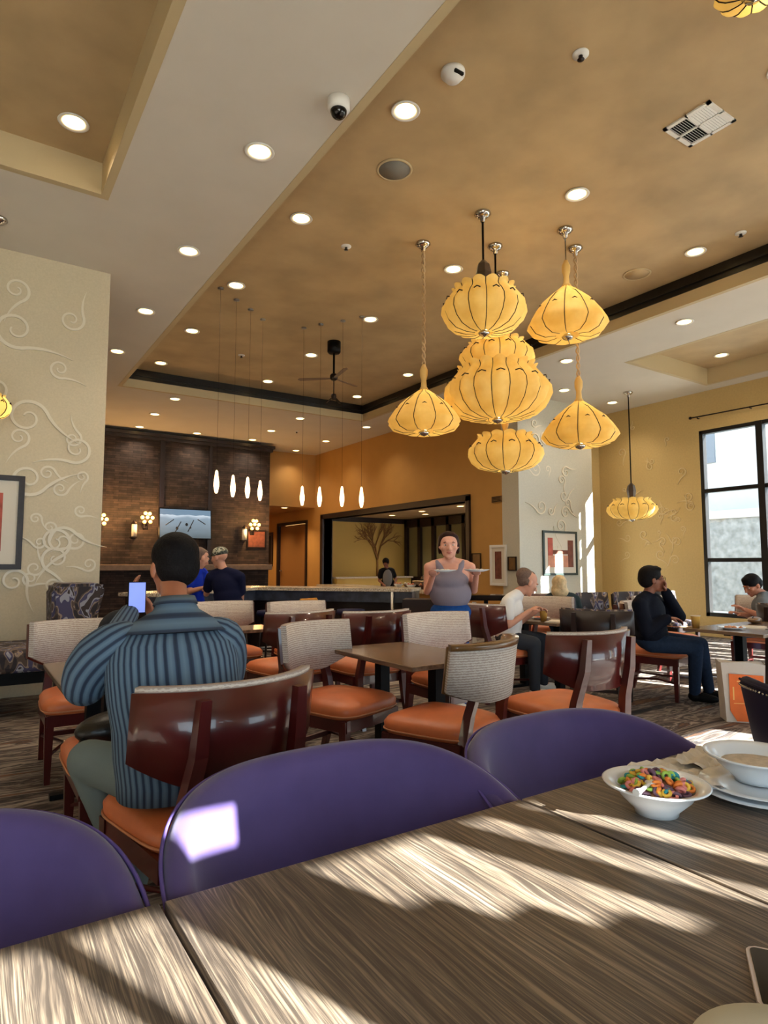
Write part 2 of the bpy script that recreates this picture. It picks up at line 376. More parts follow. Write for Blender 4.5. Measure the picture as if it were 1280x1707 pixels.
def rim(name, m, T, z0, z1, out0, out1):
    a, b, c, d = T; mb = MB()
    mb.box(a-out1, a-out0, c-out1, d+out1, z0, z1); mb.box(b+out0, b+out1, c-out1, d+out1, z0, z1)
    mb.box(a-out0, b+out0, d+out0, d+out1, z0, z1); mb.box(a-out0, b+out0, c-out1, c-out0, z0, z1)
    return struct(name, mb.build(name, m))
rim('trim_1', 'plaster_side', T1, HS-.002, HS+.12, -.004, .05)
rim('trim_2', 'black_trim', T1, HS+.12, HT, -.015, .05)
mbx = MB(); mbx.box(T1[0]-.0, T1[1]+.0, T1[3]-.045, T1[3]-.016, HS+.17, HS+.20); mbx.box(T1[1]-.045, T1[1]-.016, T1[2], T1[3]-.05, HS+.17, HS+.20)
struct('trim_3', mbx.build('trim_3', 'black_trim'))
rim('trim_4', 'plaster_side', T2, HS-.002, HT-.05, -.004, .05)
rim('trim_5', 'plaster_side', T3, HS-.002, HT-.05, -.004, .05)

# left wallpapered wall
struct('wall_left', box('wall_left', 'wallpaper', X0, .95, 5.8, 6.15, 0, HS))
struct('wall_far_left', box('wall_far_left', 'wallpaper', X0-.2, X0, Y0, Y1, 0, HS))
struct('baseboard_left', box('baseboard_left', 'dark_wood', X0, .955, 5.78, 5.8, 0, .12))
# kitchen wall x=6.75 with serving opening and door
def wall_x(name, m, x0, x1, y0, y1, z1, holes):
    ys = sorted({y0, y1, *[h[0] for h in holes], *[h[1] for h in holes]}); zs = sorted({0, z1, *[h[2] for h in holes], *[h[3] for h in holes]})
    mb = MB()
    for i in range(len(ys)-1):
        for j in range(len(zs)-1):
            cy, cz = (ys[i]+ys[i+1])/2, (zs[j]+zs[j+1])/2
            if any(h[0] < cy < h[1] and h[2] < cz < h[3] for h in holes): continue
            mb.box(x0, x1, ys[i], ys[i+1], zs[j], zs[j+1])
    return struct(name, mb.build(name, m))
def wall_y(name, m, x0, x1, y0, y1, z1, holes, raw=False):
    xs = sorted({x0, x1, *[h[0] for h in holes], *[h[1] for h in holes]}); zs = sorted({0, z1, *[h[2] for h in holes], *[h[3] for h in holes]})
    mb = MB()
    for i in range(len(xs)-1):
        for j in range(len(zs)-1):
            cx, cz = (xs[i]+xs[i+1])/2, (zs[j]+zs[j+1])/2
            if any(h[0] < cx < h[1] and h[2] < cz < h[3] for h in holes): continue
            mb.box(xs[i], xs[i+1], y0, y1, zs[j], zs[j+1])
    return struct(name, mb.build(name, m), raw)
wall_x('wall_kitchen', 'amber_wall', 6.75, 6.95, 6.95, 17, HS, [(7.74, 12.66, .86, 2.37), (13.55, 15.15, 0, 2.34)])
# column and right corner
struct('wall_column', box('wall_column', 'col_paper', 6.75, 8.42, 6.6, 6.95, 0, HS))
struct('wall_corner', box('wall_corner', 'gold_wall', 8.42, 9.0, 6.9, 7.1, 0, HS))
# window wall
WIN = [(3.72, 5.12, .6, 3.32), (.6, 3.0, .6, 3.32), (-2.1, .1, .6, 3.32)]
wall_x('wall_right', 'gold_wall', 9.0, 9.11, Y0-.25, 7.1, HS, WIN)
# back walls
struct('wall_fireplace', box('wall_fireplace', 'stone', -1, 5.3, 12.4, 13.16, 0, 3.78))
mb = MB(); mb.box(-1, 5.34, 12.33, 13.2, 3.72, 3.78); mb.box(-1, 5.37, 12.29, 13.2, 3.78, 3.84)
mb.box(3.05-.02, 3.12, 12.36, 12.4, 0, 3.72)
mb.box(3.98, 4.05, 12.36, 12.4, 0, 3.72)
struct('trim_6', mb.build('trim_6', 'dark_wood'))
struct('wall_fire_inner', box('wall_fire_inner', 'amber_wall', -1, 5.3, 13.16, 17, 0, HS))
struct('wall_bulkhead', box('wall_bulkhead', 'amber_wall', 5.3, 6.75, 13.12, 17, 2.66, HS))
struct('wall_corridor_end', box('wall_corridor_end', 'amber_deep', 5.3, 6.75, 16.9, 17, 0, 2.66))
# kitchen room
struct('ceiling_kitchen', box('ceiling_kitchen', 'plaster', 6.95, 11, 6.95, 13.4, 2.5, 2.56))
struct('wall_kitchen_back', box('wall_kitchen_back', 'yellow_wall', 6.95, 11, 13.25, 13.4, 0, 2.5))
struct('wall_kitchen_right', box('wall_kitchen_right', 'yellow_wall', 9.75, 9.9, 6.95, 13.25, 0, 2.5))
struct('trim_7', box('trim_7', 'dark_wood', 6.95, 9.7, 13.19, 13.25, 2.38, 2.5))
struct('wall_room_back', box('wall_room_back', 'amber_wall', X0, 9.9, Y1, Y1+.1, 0, HS))
# opening frame
mb = MB(); mb.box(6.7, 6.97, 7.66, 7.74, .86, 2.45); mb.box(6.7, 6.97, 12.66, 12.76, .86, 2.45); mb.box(6.7, 6.97, 7.66, 12.76, 2.37, 2.475)
struct('trim_8', mb.build('trim_8', 'dark_wood'))
struct('trim_9', box('trim_9', 'granite', 6.62, 7.3, 7.66, 12.76, .84, .90))
# door
dr = empty('door_1', (6.75, 14.35, 0)); dr['kind'] = 'structure'
mb = MB(); mb.box(-.03, .2, -.86, -.78, 0, 2.4); mb.box(-.03, .2, .78, .86, 0, 2.4); mb.box(-.03, .2, -.78, .78, 2.32, 2.4); mb.build('door_frame', 'dark_wood', dr)
box('door_panel', mat('tan door', (150, 104, 56), .5), .04, .09, -.77, .77, .01, 2.31, dr)
mb = MB(); mb.cyl((.04, .68, 1.0), (-.02, .68, 1.0), .012); mb.cyl((-.02, .68, 1.0), (-.02, .56, 1.0), .01); mb.build('door_handle', 'steel', dr)
dr.location = (6.75*U, 14.35*U, 0); dr.scale = (U, U, cam_scale_z(2.4)/2.4)
# unseen front wall behind the camera; panes cut to shape the sun patches
SUN_PANES = [(1.52, 1.68, 2.26, 2.475), (1.71, 1.87, 2.24, 2.475), (1.99, 2.22, 2.53, 2.64), (2.13, 2.20, 2.37, 2.475), (2.20, 2.28, 2.325, 2.475), (2.28, 2.36, 2.28, 2.475), (2.36, 2.44, 2.24, 2.475), (2.53, 2.62, 2.1, 2.475), (2.72, 2.80, 2.1, 2.475), (-3.2, 1.0, .5, 3.1), (4.6, 7.4, .3, 2.45), (9.3, 11.1, .3, 3.3)]
wall_y('wall_front', 'gold_wall', X0*U, 9.0*U, Y0-.05, Y0, cam_scale_z(HS), SUN_PANES, True)
# windows
def window_x(name, y0, y1, z0, z1, mulls, rails):
    w_ = empty(name, (9.0, (y0+y1)/2, z0)); w_['kind'] = 'structure'; h = (y1-y0)/2
    mb = MB(); t = .055
    mb.box(.0, .09, -h, -h+t, 0, z1-z0); mb.box(.0, .09, h-t, h, 0, z1-z0); mb.box(0, .09, -h, h, 0, t); mb.box(0, .09, -h, h, z1-z0-t, z1-z0)
    for m_ in mulls: mb.box(-.01, .09, m_-(y0+y1)/2-.045, m_-(y0+y1)/2+.045, 0, z1-z0)
    for r_ in rails: mb.box(.005, .085, -h, h, r_-z0-.028, r_-z0+.028)
    mb.build('window_frame', 'black_trim', w_)
    mb = MB(); mb.box(.045, .05, -h+.01, h-.01, .01, z1-z0-.01); mb.build('pane', 'glass', w_)
    mb = MB(); mb.box(.1, .14, -h, -h+.012, 0, z1-z0); mb.box(.1, .14, h-.012, h, 0, z1-z0); mb.box(.1, .14, -h, h, z1-z0-.012, z1-z0); mb.box(.1, .14, -h, h, 0, .012)
    mb.build('window_reveal', 'reveal', w_)
    place_scaled(w_)
window_x('window_1', 3.72, 5.12, .6, 3.32, [4.27], [1.41, 2.42])
window_x('window_2', .6, 3.0, .6, 3.32, [1.4, 2.2], [1.41, 2.42])
window_x('window_3', -2.1, .1, .6, 3.32, [-1.4, -.6], [1.41, 2.42])
mb = MB()
for a, b, c, d in SUN_PANES: mb.box(a, b, Y0-.03, Y0-.025, c, d)
struct('window_sun_panes', mb.build('window_sun_panes', 'glass'), True)  # glass for the unseen openings shaped to cast the sun patches

# scroll ornaments on the wallpaper
def scroll(mb, x, z, s, ang, flip, turns=1.4, plane='y', yy=0, wdt=.018, stem=True):
    pts = []
    if stem:
        for i in range(8): t = i/7; pts.append((-2.2*s*(1-t), s*(-.9*(1-t)**2), .5+.5*t))
    for i in range(34):
        t = i/33; a = -PI/2+t*turns*2*PI; r = s*(1-.82*t)
        pts.append((r*math.cos(a), s+r*math.sin(a)-(0), 1-.55*t))
    L = []; R_ = []
    ca, sa = math.cos(ang), math.sin(ang)
    P = [Vector(((q[0])*ca*flip-(q[1])*sa, (q[0])*sa*flip+(q[1])*ca)) for q in pts]
    for i, p in enumerate(P):
        t = (P[min(i+1, len(P)-1)]-P[max(0, i-1)]).normalized(); n = Vector((-t.y, t.x)); wd = wdt*pts[i][2]*(min(1, i/4+.2))*.5
        L.append(p+n*wd); R_.append(p-n*wd)
    f = (lambda q, o: (x+q.x, yy-o, z+q.y)) if plane == 'y' else (lambda q, o: (yy-o, x+q.x, z+q.y))
    scroll.k = getattr(scroll, 'k', 0)+1; e_ = .0015+.0004*(scroll.k % 40)
    rings = [[f(l, 0), f(l, e_), f(r, e_), f(r, 0)] for l, r in zip(L, R_)]
    mb.rings(rings, smooth=False)
rs = random.Random(3)
def scroll_field(x0, x1, z0, z1, n, smin, smax, plane, yy, name):
    mb = MB()
    for i in range(n):
        s = rs.uniform(smin, smax); scroll(mb, rs.uniform(x0+s, x1-2.2*s) if x1-x0 > 4*s else (x0+x1)/2, rs.uniform(z0, z1), s, rs.uniform(-.9, 2.4), rs.choice((-1, 1)), rs.uniform(1.1, 1.6), plane, yy, .012+s*.09)
    o = mb.build(name, 'pearl'); return o
mb = MB()
for (x, z, s, a, f) in [(.74, 1.48, .075, -.2, 1), (.60, 1.62, .05, .9, 1), (.52, 1.36, .07, 2.2, -1), (.80, 1.75, .05, .3, -1), (.50, 1.72, .045, 1.6, 1), (.83, 1.30, .06, -.6, 1), (.62, 1.22, .05, 2.6, 1), (.68, 1.95, .06, 1.2, -1),
                        (.46, 1.18, .06, .4, -1), (.58, 2.12, .06, 2.0, 1), (.82, 2.05, .05, .8, 1), (.35, 2.3, .08, .5, 1), (.75, 2.45, .07, 2.4, -1), (.2, 2.7, .08, 1, 1), (.6, 2.9, .08, .2, -1), (.3, 3.5, .1, .6, 1), (.75, 3.45, .1, 1.9, -1), (.45, 1.5, .05, -1, 1), (.66, 1.42, .13, .5, 1), (.56, 1.30, .11, -.5, -1), (.74, 1.62, .12, 2.3, 1), (.50, 1.95, .14, .9, -1), (.70, 2.2, .12, -.3, 1), (.42, 1.20, .10, 1.4, 1), (.5, 2.6, .15, 2.0, 1), (.3, 3.1, .16, .3, -1)]:
    scroll(mb, x, z, s, a, f, 1.35, 'y', 5.8, .012+s*.10)
struct('trim_10', mb.build('trim_10', 'pearl'))
mb = MB()
for i in range(16):
    s = rs.uniform(.05, .12); scroll(mb, rs.uniform(7.0, 7.9), rs.uniform(1.3, 3.6), s, rs.uniform(-1, 3), rs.choice((-1, 1)), 1.3, 'y', 6.6, .02)
struct('trim_11', mb.build('trim_11', 'pearl'))
mb = MB()
for i in range(34):
    s = rs.uniform(.03, .08); scroll(mb, rs.uniform(5.3, 6.5), rs.uniform(1.1, 2.35) if i < 26 else rs.uniform(2.4, 3.7), s, rs.uniform(-1, 3), rs.choice((-1, 1)), 1.3, 'x', 9.0, .016)
struct('trim_12', mb.build('trim_12', mat('gold scroll ink', (212, 190, 142), .4)))

# ------------------------------------------------------------ outside
gnd = tag(box('paving', 'ground', 12.1, 60, -30, 30, -.2, -.12), 'pale sunlit paving outside the window', 'paving'); gnd['kind'] = 'structure'
struct('terrace', box('terrace', 'ground', -20, 12, -30, Y0-.3, -.2, -.12), True)
eb = empty('neighbouring_building', (21, 9, -.12), 0, 'pale building with blue glazing seen through the tall window', 'building')
mb = MB(); mb.box(0, 5, -9, 16, 0, 12); mb.build('wall', 'ext_white', eb)
mb = MB(); mb.box(-1.2, 0, -9, 16, 0, 2.9); mb.build('stone_base', 'ext_stone', eb)
mb = MB(); mb.box(-1.25, 0, -9, 16, 2.9, 3.15); mb.build('ledge', 'ext_white', eb)
for (a, b, zz, z2, m_) in [(2.6, 3.6, 5.3, 9, 'ext_glass'), (5.4, 6.1, 5.5, 9, 'ext_grey'), (7.0, 8.6, 4.6, 6.3, 'ext_grey'), (-1, .2, 5.3, 9, 'ext_glass'), (7.3, 7.7, 6.5, 9, 'ext_glass'), (8.2, 8.5, 6.5, 9, 'ext_glass')]:
    f_ = MB().box(-.04, .02, a-3, b-3, zz-.6, z2-.6).build('window', m_, eb)

# ------------------------------------------------------------ ceiling lights
def make_downlight():
    r = empty('recessed_downlight', (0, 0, 0))
    mb = MB(); mb.lathe([(.066, -.001), (.088, -.004), (.092, -.010), (.088, -.014), (.070, -.010), (.066, -.001)], 28, cap=False); mb.build('trim_ring', 'white_paint', r)
    mb = MB(); mb.lathe([(.064, .0005-.0035), (.064, -.009)], 24); mb.build('lamp', 'lamp', r)
    return r
SPOT = bpy.data.lights.new('downlight beam', 'SPOT'); SPOT.energy = 60; SPOT.spot_size = math.radians(120); SPOT.spot_blend = .8; SPOT.color = (1, .84, .64); SPOT.shadow_soft_size = .06
SPOTC = SPOT.copy(); SPOTC.energy = 150; SPOTC.color = (1, .72, .40)
dl = tree(make_downlight())
DL = []
ordn = ['nearest the camera', 'second from the camera', 'third from the camera', 'fourth from the camera', 'fifth from the camera', 'sixth from the camera', 'seventh from the camera']
for xi, (x, nm) in enumerate(((2.16, 'left row'), (3.77, 'middle row'), (5.38, 'right row'))):
    ys = (1.55, 3.02, 4.49, 5.98, 7.48, 8.95)
    if x != 3.77: ys = ys[1:]
    for k, y in enumerate(ys):
        DL.append((x, y, HT, f'recessed downlight in the sunken ceiling, {nm}, {ordn[k]}', 'downlights in the sunken tan ceiling'))
for k, y in enumerate((3.51, 5.0, 6.47, 7.91)): DL.append((1.40, y, HS, f'recessed downlight in the left white soffit, {ordn[k]}', 'downlights in the white soffit'))
for (x, y, l) in [(2.58, 9.75, 'left end, just behind the black trim'), (2.57, 10.95, 'left end, before the stone wall'), (4.77, 9.87, 'behind the black trim in line with the television'), (4.76, 11.1, 'before the right end of the stone wall'),
                  (6.12, 11.43, 'before the serving opening, near the far corner'), (6.07, 12.75, 'in the far corner above the bulkhead'), (6.11, 9.82, 'along the kitchen wall, behind the trim corner'),
                  (2.58, 12.12, 'grazing the stone wall at its left end'), (3.65, 12.12, 'grazing the middle of the stone wall'), (4.79, 12.12, 'grazing the stone wall at its right end'),
                  (6.2, 3.63, 'right soffit, nearest the camera'), (6.18, 5.18, 'right soffit, behind the upper single pendant'), (7.21, 6.1, 'right soffit, before the wallpapered column'), (8.4, 6.16, 'right soffit, in the corner by the window wall')]:
    DL.append((x, y, HS, 'recessed downlight in the white ceiling, ' + l, 'downlights in the white soffit'))
DL.append((8.25, 4.34, HT-.05, 'round recessed downlight inside the small sunken panel by the window', 'downlights in the side panels'))
DL.append((.44, 4.2, HT-.05, 'round recessed downlight inside the sunken panel at upper left', 'downlights in the side panels'))
DL.append((6.0, 14.7, 2.66, 'small downlight in the low corridor ceiling beside the stone wall', 'downlights in the low ceilings'))
for yy, l_ in ((13.4, 'near its front edge'), (16.0, 'at its far end')): DL.append((6.1, yy, 2.66, 'added unseen downlight in the low corridor ceiling, '+l_, 'downlights in the low ceilings'))  # two extra lamps out of view, added to brighten the corridor
for k, (x, y) in enumerate(((8.3, 12.2), (8.2, 10.9), (8.1, 9.5), (8.75, 11.5))): DL.append((x, y, 2.5, 'downlight in the kitchen ceiling seen through the serving opening, ' + ('farthest', 'second farthest', 'nearest the opening frame', 'close to the dark cabinets')[k], 'downlights in the low ceilings'))
for i, (x, y, z, l, g) in enumerate(DL):
    o = copy_tree(dl); o.location = (x, y, z); place_scaled(o); tag(o, l, 'ceiling light', g)
    s_ = bpy.data.objects.new('downlight beam', SPOTC if 2.6 < z < 2.7 else SPOT); col.objects.link(s_); s_.location = metres((x, y, z))-Vector((0, 0, .03))
for o in [dl[0]]+[c[0] for c in dl[1]]: bpy.data.objects.remove(o)

# ceiling fittings
cm = empty('dome_camera', (1.6, 2.87, HS), 0, 'white dome security camera with black lens on the soffit', 'security camera')
MB().lathe([(.0, 0), (.062, 0), (.062, -.05), (.055, -.062), (0, -.062)], 28).build('housing', 'white_paint', cm)
MB().ball((0, 0, -.062), .046, 3).build('lens_dome', 'blackgloss', cm)
sm = empty('smoke_detector', (2.21, 2.62, HT), 0, 'white round smoke detector beside the nearest downlight', 'smoke detector')
MB().lathe([(0, 0), (.07, 0), (.07, -.02), (.052, -.035), (.045, -.05), (0, -.052)], 28).build('housing', 'white_paint', sm)
MB().box(-.03, .03, -.06, -.045, -.045, -.03).build('sensor_slot', 'black', sm)
sp = empty('sprinkler_head', (2.72, 2.13, HT), 0, 'small round sprinkler escutcheon on the tan ceiling', 'sprinkler')
MB().lathe([(.012, 0), (.045, 0), (.045, -.006), (.014, -.012)], 24).build('escutcheon', 'white_paint', sp); MB().lathe([(0, 0), (.012, 0), (.012, -.03), (.02, -.034), (0, -.036)], 12).build('head', 'bronze', sp)
for (x, y, z, l) in [(2.99, 8.02, HT, 'dark sprinkler head left of the ceiling fan'), (2.7, 4.69, HT, 'tiny sprinkler cap in the middle of the tan ceiling'), (5.4, 2.63, HT, 'white sprinkler cap beside the long black trim at right'), (5.2, 10.9, HS, 'small dark sprinkler on the far white ceiling')]:
    t_ = copy_tree(tree(sp)); t_.location = (x, y, z); place_scaled(t_); tag(t_, l, 'sprinkler')
for (x, y, l) in [(2.44, 3.55, 'round grey ceiling speaker left of the hanging lamps'), (5.34, 3.59, 'round tan ceiling speaker near the long black trim')]:
    s_ = place_scaled(empty('ceiling_speaker', (x, y, HT), 0, l, 'speaker'))
    MB().lathe([(.115, 0), (.13, 0), (.13, -.006), (.115, -.01), (.112, -.004)], 36).build('rim', 'plaster_side', s_); MB().lathe([(0, -.002), (.113, -.002), (.113, -.006), (0, -.008)], 36).build('grille', mat('grey grille', (120, 116, 108), .7) if x < 3 else 'plaster', s_)
vt = empty('air_vent', (3.81, 2.08, HT), 0, 'white square air register with louvres on the tan ceiling', 'air vent')
mb = MB(); s_ = .155
for a, b, c, d in ((-s_, s_, -s_, -s_+.025), (-s_, s_, s_-.025, s_), (-s_, -s_+.025, -s_, s_), (s_-.025, s_, -s_, s_)): mb.box(a, b, c, d, -.012, 0)
mb.box(-s_, s_, -.006, .006, -.012, -.001); mb.box(-.006, .006, -s_, s_, -.012, -.001); mb.build('frame', 'white_paint', vt)
MB().box(-.14, .14, -.14, .14, -.002, -.0005).build('duct', 'black', vt)
mb = MB()
for q, (sx, sy) in enumerate(((-1, 1), (1, 1), (-1, -1), (1, -1))):
    for i in range(8):
        v_ = .012+i*.0155; mtx = Matrix.Translation((sx*.068, sy*v_+0, -.008)) @ Matrix.Rotation((.9 if sy > 0 else .35)*sy, 4, 'X')
        mb.box(-.06, .06, -.006, .006, -.0008, .0008, mtx=mtx)
mb.build('louvre_blades', 'white_paint', vt)

for q_ in (cm, sm, sp, vt): place_scaled(q_)

# fan
fn = empty('ceiling_fan', (3.79, 6.88, HT), 0, 'dark ceiling fan on a short rod with thin blades', 'ceiling fan')
MB().lathe([(0, 0), (.085, 0), (.085, -.13), (.07, -.15), (0, -.15)], 28).build('canopy', 'black', fn)
MB().cyl((0, 0, -.14), (0, 0, -.44), .014).build('rod', 'black', fn)
MB().lathe([(0, -.42), (.04, -.42), (.05, -.44), (.05, -.48), (.03, -.50), (0, -.50)], 24).build('hub', 'bronze', fn)
for k in range(3):
    a = .35+k*2*PI/3; mtx = Matrix.Translation((0, 0, -.475)) @ Matrix.Rotation(a, 4, 'Z') @ Matrix.Rotation(.15, 4, 'X')
    MB().prism([(.04, -.018), (.12, -.028), (.44, -.034), (.47, 0), (.44, .034), (.12, .028), (.04, .018)], -.003, .003, mtx=mtx).build('blade', mat('taupe blade', (120, 98, 78), .5), fn)
MB().cyl((0, 0, -.48), (0, 0, -.70), .007).build('lower_rod', 'bronze', fn)
MB().lathe([(0, -.68), (.03, -.68), (.035, -.71), (.02, -.75), (0, -.75)], 20).build('lower_hub', 'bronze', fn)
MB().prism([(.02, -.02), (.11, -.028), (.13, 0), (.11, .028), (.02, .02)], -.003, .003, mtx=Matrix.Translation((0, 0, -.71)) @ Matrix.Rotation(.7, 4, 'Y')).build('lower_blade', 'bronze', fn)
MB().prism([(.02, -.02), (.11, -.028), (.13, 0), (.11, .028), (.02, .02)], -.003, .003, mtx=Matrix.Translation((0, 0, -.71)) @ Matrix.Rotation(2.6, 4, 'Z') @ Matrix.Rotation(.7, 4, 'Y')).build('lower_blade', 'bronze', fn)

place_scaled(fn)
# ------------------------------------------------------------ silk pendants
def shade_mesh(prof, n, bulge, tip, R, H, rib_off=.004):
    """prof: (r,z) fractions bottom->top ; scalloped between ribs"""
    seg = 10; mb = MB()
    def mod(a, r, z):
        u = (a*n/(2*PI)) % 1; c = math.sin(PI*u)
        return (r*(1+bulge*(c-.55)*min(1, r/R*1.4)), z+(tip*H*(c-.4) if z > .85*H or False else 0))
    mb.lathe([(r*R, z*H) for r, z in prof], n*seg, mod=mod, cap=False)
    ribs = MB()
    for k in range(n):
        a = 2*PI*k/n; pts = []
        for r, z in prof:
            rr = r*R*(1-.55*bulge*min(1, r*1.4))+rib_off; zz = z*H-(tip*H*.4 if z > .85 else 0); pts.append((rr*math.cos(a), rr*math.sin(a), zz))
        ribs.tube(pts, .0035, 5)
    return mb, ribs
DRUM = [(.22, 0), (.45, .02), (.72, .10), (.90, .26), (.99, .45), (.97, .60), (.86, .74), (.74, .86), (.70, .93), (.74, 1.0)]
BELL = [(.30, .02), (.60, .0), (.86, .07), (.99, .20), (.96, .27), (.84, .42), (.66, .60), (.42, .76), (.20, .86), (.10, .92)]
def lampshade(root, prof, R, H, z0, n=12, bulge=.10, tip=.05, nm='silk_shade', kno=True):
    a, b = shade_mesh(prof, n, bulge, tip, R, H)
    for k in range(n):
        q = 2*PI*(k+.5)/n; rr = R*(.93 if prof is DRUM else .75)*(1+bulge*.4); zz = H*(.70 if prof is DRUM else .52)
        b.tube([(rr*math.cos(q-.08), rr*math.sin(q-.08), zz-.012), (rr*1.01*math.cos(q), rr*1.01*math.sin(q), zz), (rr*math.cos(q+.08), rr*math.sin(q+.08), zz-.012)], .005, 5)
    s_ = a.build(nm, 'shade', root, loc=(0, 0, z0)); b.build('ribs', 'bronze', s_)
    return s_
def pendant(x, y, zc, label, parts, group='amber silk pendant lamps', swag=(0, 0), cord='black', finial='blade'):
    r = empty('silk_pendant_lamp', (x, y, zc), 0, label, 'pendant lamp', group)
    MB().lathe([(0, 0), (.065, 0), (.068, -.012), (.045, -.035), (.02, -.045), (.018, -.075), (0, -.078)], 24).build('canopy', 'chrome', r)
    ztop = max(z0+H for _, R, H, z0, _ in parts)-zc
    zb = min(z0 for _, R, H, z0, _ in parts)-zc
    if cord == 'black': MB().cyl((0, 0, -.07), (0, 0, zb+.04), .009).build('stem', 'black', r)
    elif cord == 'twist':
        pts = [(.012*math.cos(i*.9), .012*math.sin(i*.9), -.07+(ztop+.12+.07)*i/60) for i in range(61)]
        mb = MB(); mb.tube(pts, .008, 6); mb.tube([(-p[0], -p[1], p[2]) for p in pts], .008, 6); mb.build('twisted_cord', mat('clear amber cord', (190, 160, 120), .3), r)
        MB().cyl((0, 0, ztop+.06), (0, 0, zb+.08), .006).build('stem', 'chrome', r)
    else:
        MB().cyl((0, 0, -.07), (0, 0, zb+.05), .006).build('stem', cord, r)
    for i, (prof, R, H, z0, n) in enumerate(parts):
        s_ = lampshade(r, prof, R, H, z0-zc, n)
    if finial == 'blade':
        mb = MB(); mb.lathe([(.012, ztop+.24), (.05, ztop+.20), (.066, ztop+.13), (.055, ztop+.05), (.03, ztop-.04)], 6, smooth=False); mb.build('bud_finial', mat('grey metal bud', (84, 72, 62), .35, metal=.7), r)
    else:
        mb = MB(); mb.lathe([(.014, ztop+.20), (.035, ztop+.15), (.034, ztop+.10), (.022, ztop+.06), (.026, ztop), (.045, ztop-.03)], 16); mb.build('neck', mat('amber neck', (214, 176, 104), .5), r)
    mb = MB(); mb.lathe([(0, zb-.035), (.035, zb-.02), (.05, zb+.0), (.03, zb+.02), (0, zb+.022)], 18); mb.build('bottom_finial', 'chrome', r)
    for (prof, R, H, z0, n) in parts:
        L = bpy.data.lights.new('pendant bulb', 'POINT'); L.energy = 5.5*R/.35; L.color = (1, .82, .48); L.shadow_soft_size = .07
        lo = bpy.data.objects.new('pendant bulb', L); col.objects.link(lo); lo.location = metres((x+.08, y, z0+H*.5))
    return place_scaled(r)
pendant(3.35, 3.62, HT, 'wide open-topped amber silk lantern under a grey bud finial, uppermost of the cluster', [(DRUM, .33, .36, 3.18, 14)])
pendant(3.80, 3.95, HT, 'largest two-tiered amber silk lantern in the middle of the cluster', [(DRUM, .455, .46, 2.60, 18), (DRUM, .32, .26, 3.03, 14)], finial='neck')
pendant(4.23, 4.30, HT, 'pale amber silk lantern lowest in the cluster, under the two-tiered one', [(DRUM, .35, .34, 2.23, 13)], cord='chrome', finial='neck')
pendant(3.24, 4.27, HT, 'bell-shaped amber silk lamp on a twisted cord, leftmost of the cluster', [(BELL, .31, .40, 2.48, 10)], cord='twist', finial='neck')
pendant(4.10, 3.42, HT, 'bell-shaped amber silk lamp at upper right of the cluster', [(BELL, .32, .46, 3.24, 10)], cord='chrome', finial='neck')
pendant(4.42, 3.58, HT, 'bell-shaped amber silk lamp at lower right of the cluster on a long cord', [(BELL, .32, .42, 2.38, 10)], cord='twist', finial='neck')
pendant(8.10, 5.66, HS, 'small amber silk lantern on a long black stem near the window wall', [(DRUM, .35, .30, 2.00, 14)], group='outlying amber silk lamps')
pendant(.08, 5.30, HS, 'dark ribbed amber silk lantern at the left edge by the framed print', [(DRUM, .15, .17, 2.40, 10)], group='outlying amber silk lamps')
pendant(2.91, 1.31, HT, 'amber silk lamp cut off at the upper right corner', [(DRUM, .16, .10, 3.965, 12)], group='outlying amber silk lamps')

# bar pendants
def mini(x, y, z, label):
    HR = cam_scale_z(HT); r = empty('bar_pendant', (x, y, HR), 0, label, 'pendant lamp', 'white glass pendants above the bar')
    MB().lathe([(0, 0), (.04, 0), (.04, -.015), (0, -.02)], 16).build('canopy', 'steel', r)
    MB().cyl((0, 0, -.015), (0, 0, z+.17-HR), .0016, 6).build('cord', 'black', r)
    MB().lathe([(.008, .16), (.018, .14), (.024, .08), (.036, .0), (.036, -.05), (.022, -.12), (.014, -.14)], 16).build('glass_tube', 'lamp_white', r).location = (0, 0, z-HR)
    L = bpy.data.lights.new('bar bulb', 'POINT'); L.energy = 3; L.color = (1, .8, .55); L.shadow_soft_size = .05
    lo = bpy.data.objects.new('bar bulb', L); col.objects.link(lo); lo.location = (x, y, z-.25)
MPW = [(2.67, 7.98, 2.41), (2.98, 8.22, 2.40), (3.27, 8.43, 2.42), (3.56, 8.68, 2.42), (4.23, 8.65, 2.38), (4.38, 8.37, 2.35), (4.59, 8.06, 2.34), (4.75, 7.77, 2.31)]
for i, (x, y, z) in enumerate(MPW):
    mini(x, y, z, 'slim white glass pendant over the bar, ' + ['leftmost of all', 'second from the left', 'third from the left', 'fourth from the left, at the stone wall edge', 'fourth from the right', 'third from the right', 'second from the right', 'rightmost of all'][i])

# ------------------------------------------------------------ wall furniture
def framed(name, parent_loc, axis, w_, h_, fw, frame_m, mat_m, label, cat='picture', inner=None, mw=.09, d=.03):
    """flat picture hung on a wall; axis 'y' faces -y, axis 'x' faces -x. origin = centre on the wall face"""
    r = empty(name, parent_loc, 0 if axis == 'y' else -PI/2, label, cat)
    mb = MB()
    for a, b, c, e in ((-w_/2, w_/2, h_/2-fw, h_/2), (-w_/2, w_/2, -h_/2, -h_/2+fw), (-w_/2, -w_/2+fw, -h_/2+fw, h_/2-fw), (w_/2-fw, w_/2, -h_/2+fw, h_/2-fw)): mb.box(a, b, -d, -.002, c, e)
    mb.build('frame', frame_m, r)
    MB().box(-w_/2+fw, w_/2-fw, -d*.5, -.002, -h_/2+fw, h_/2-fw).build('mat_board', mat_m, r)
    pr = empty_mesh = None
    for i, (a, b, c, e, m_) in enumerate(inner or []):
        MB().box(a, b, -d*.5-.004-.0006*i, -d*.5+.001, c, e).build('print', m_, r)
    return r
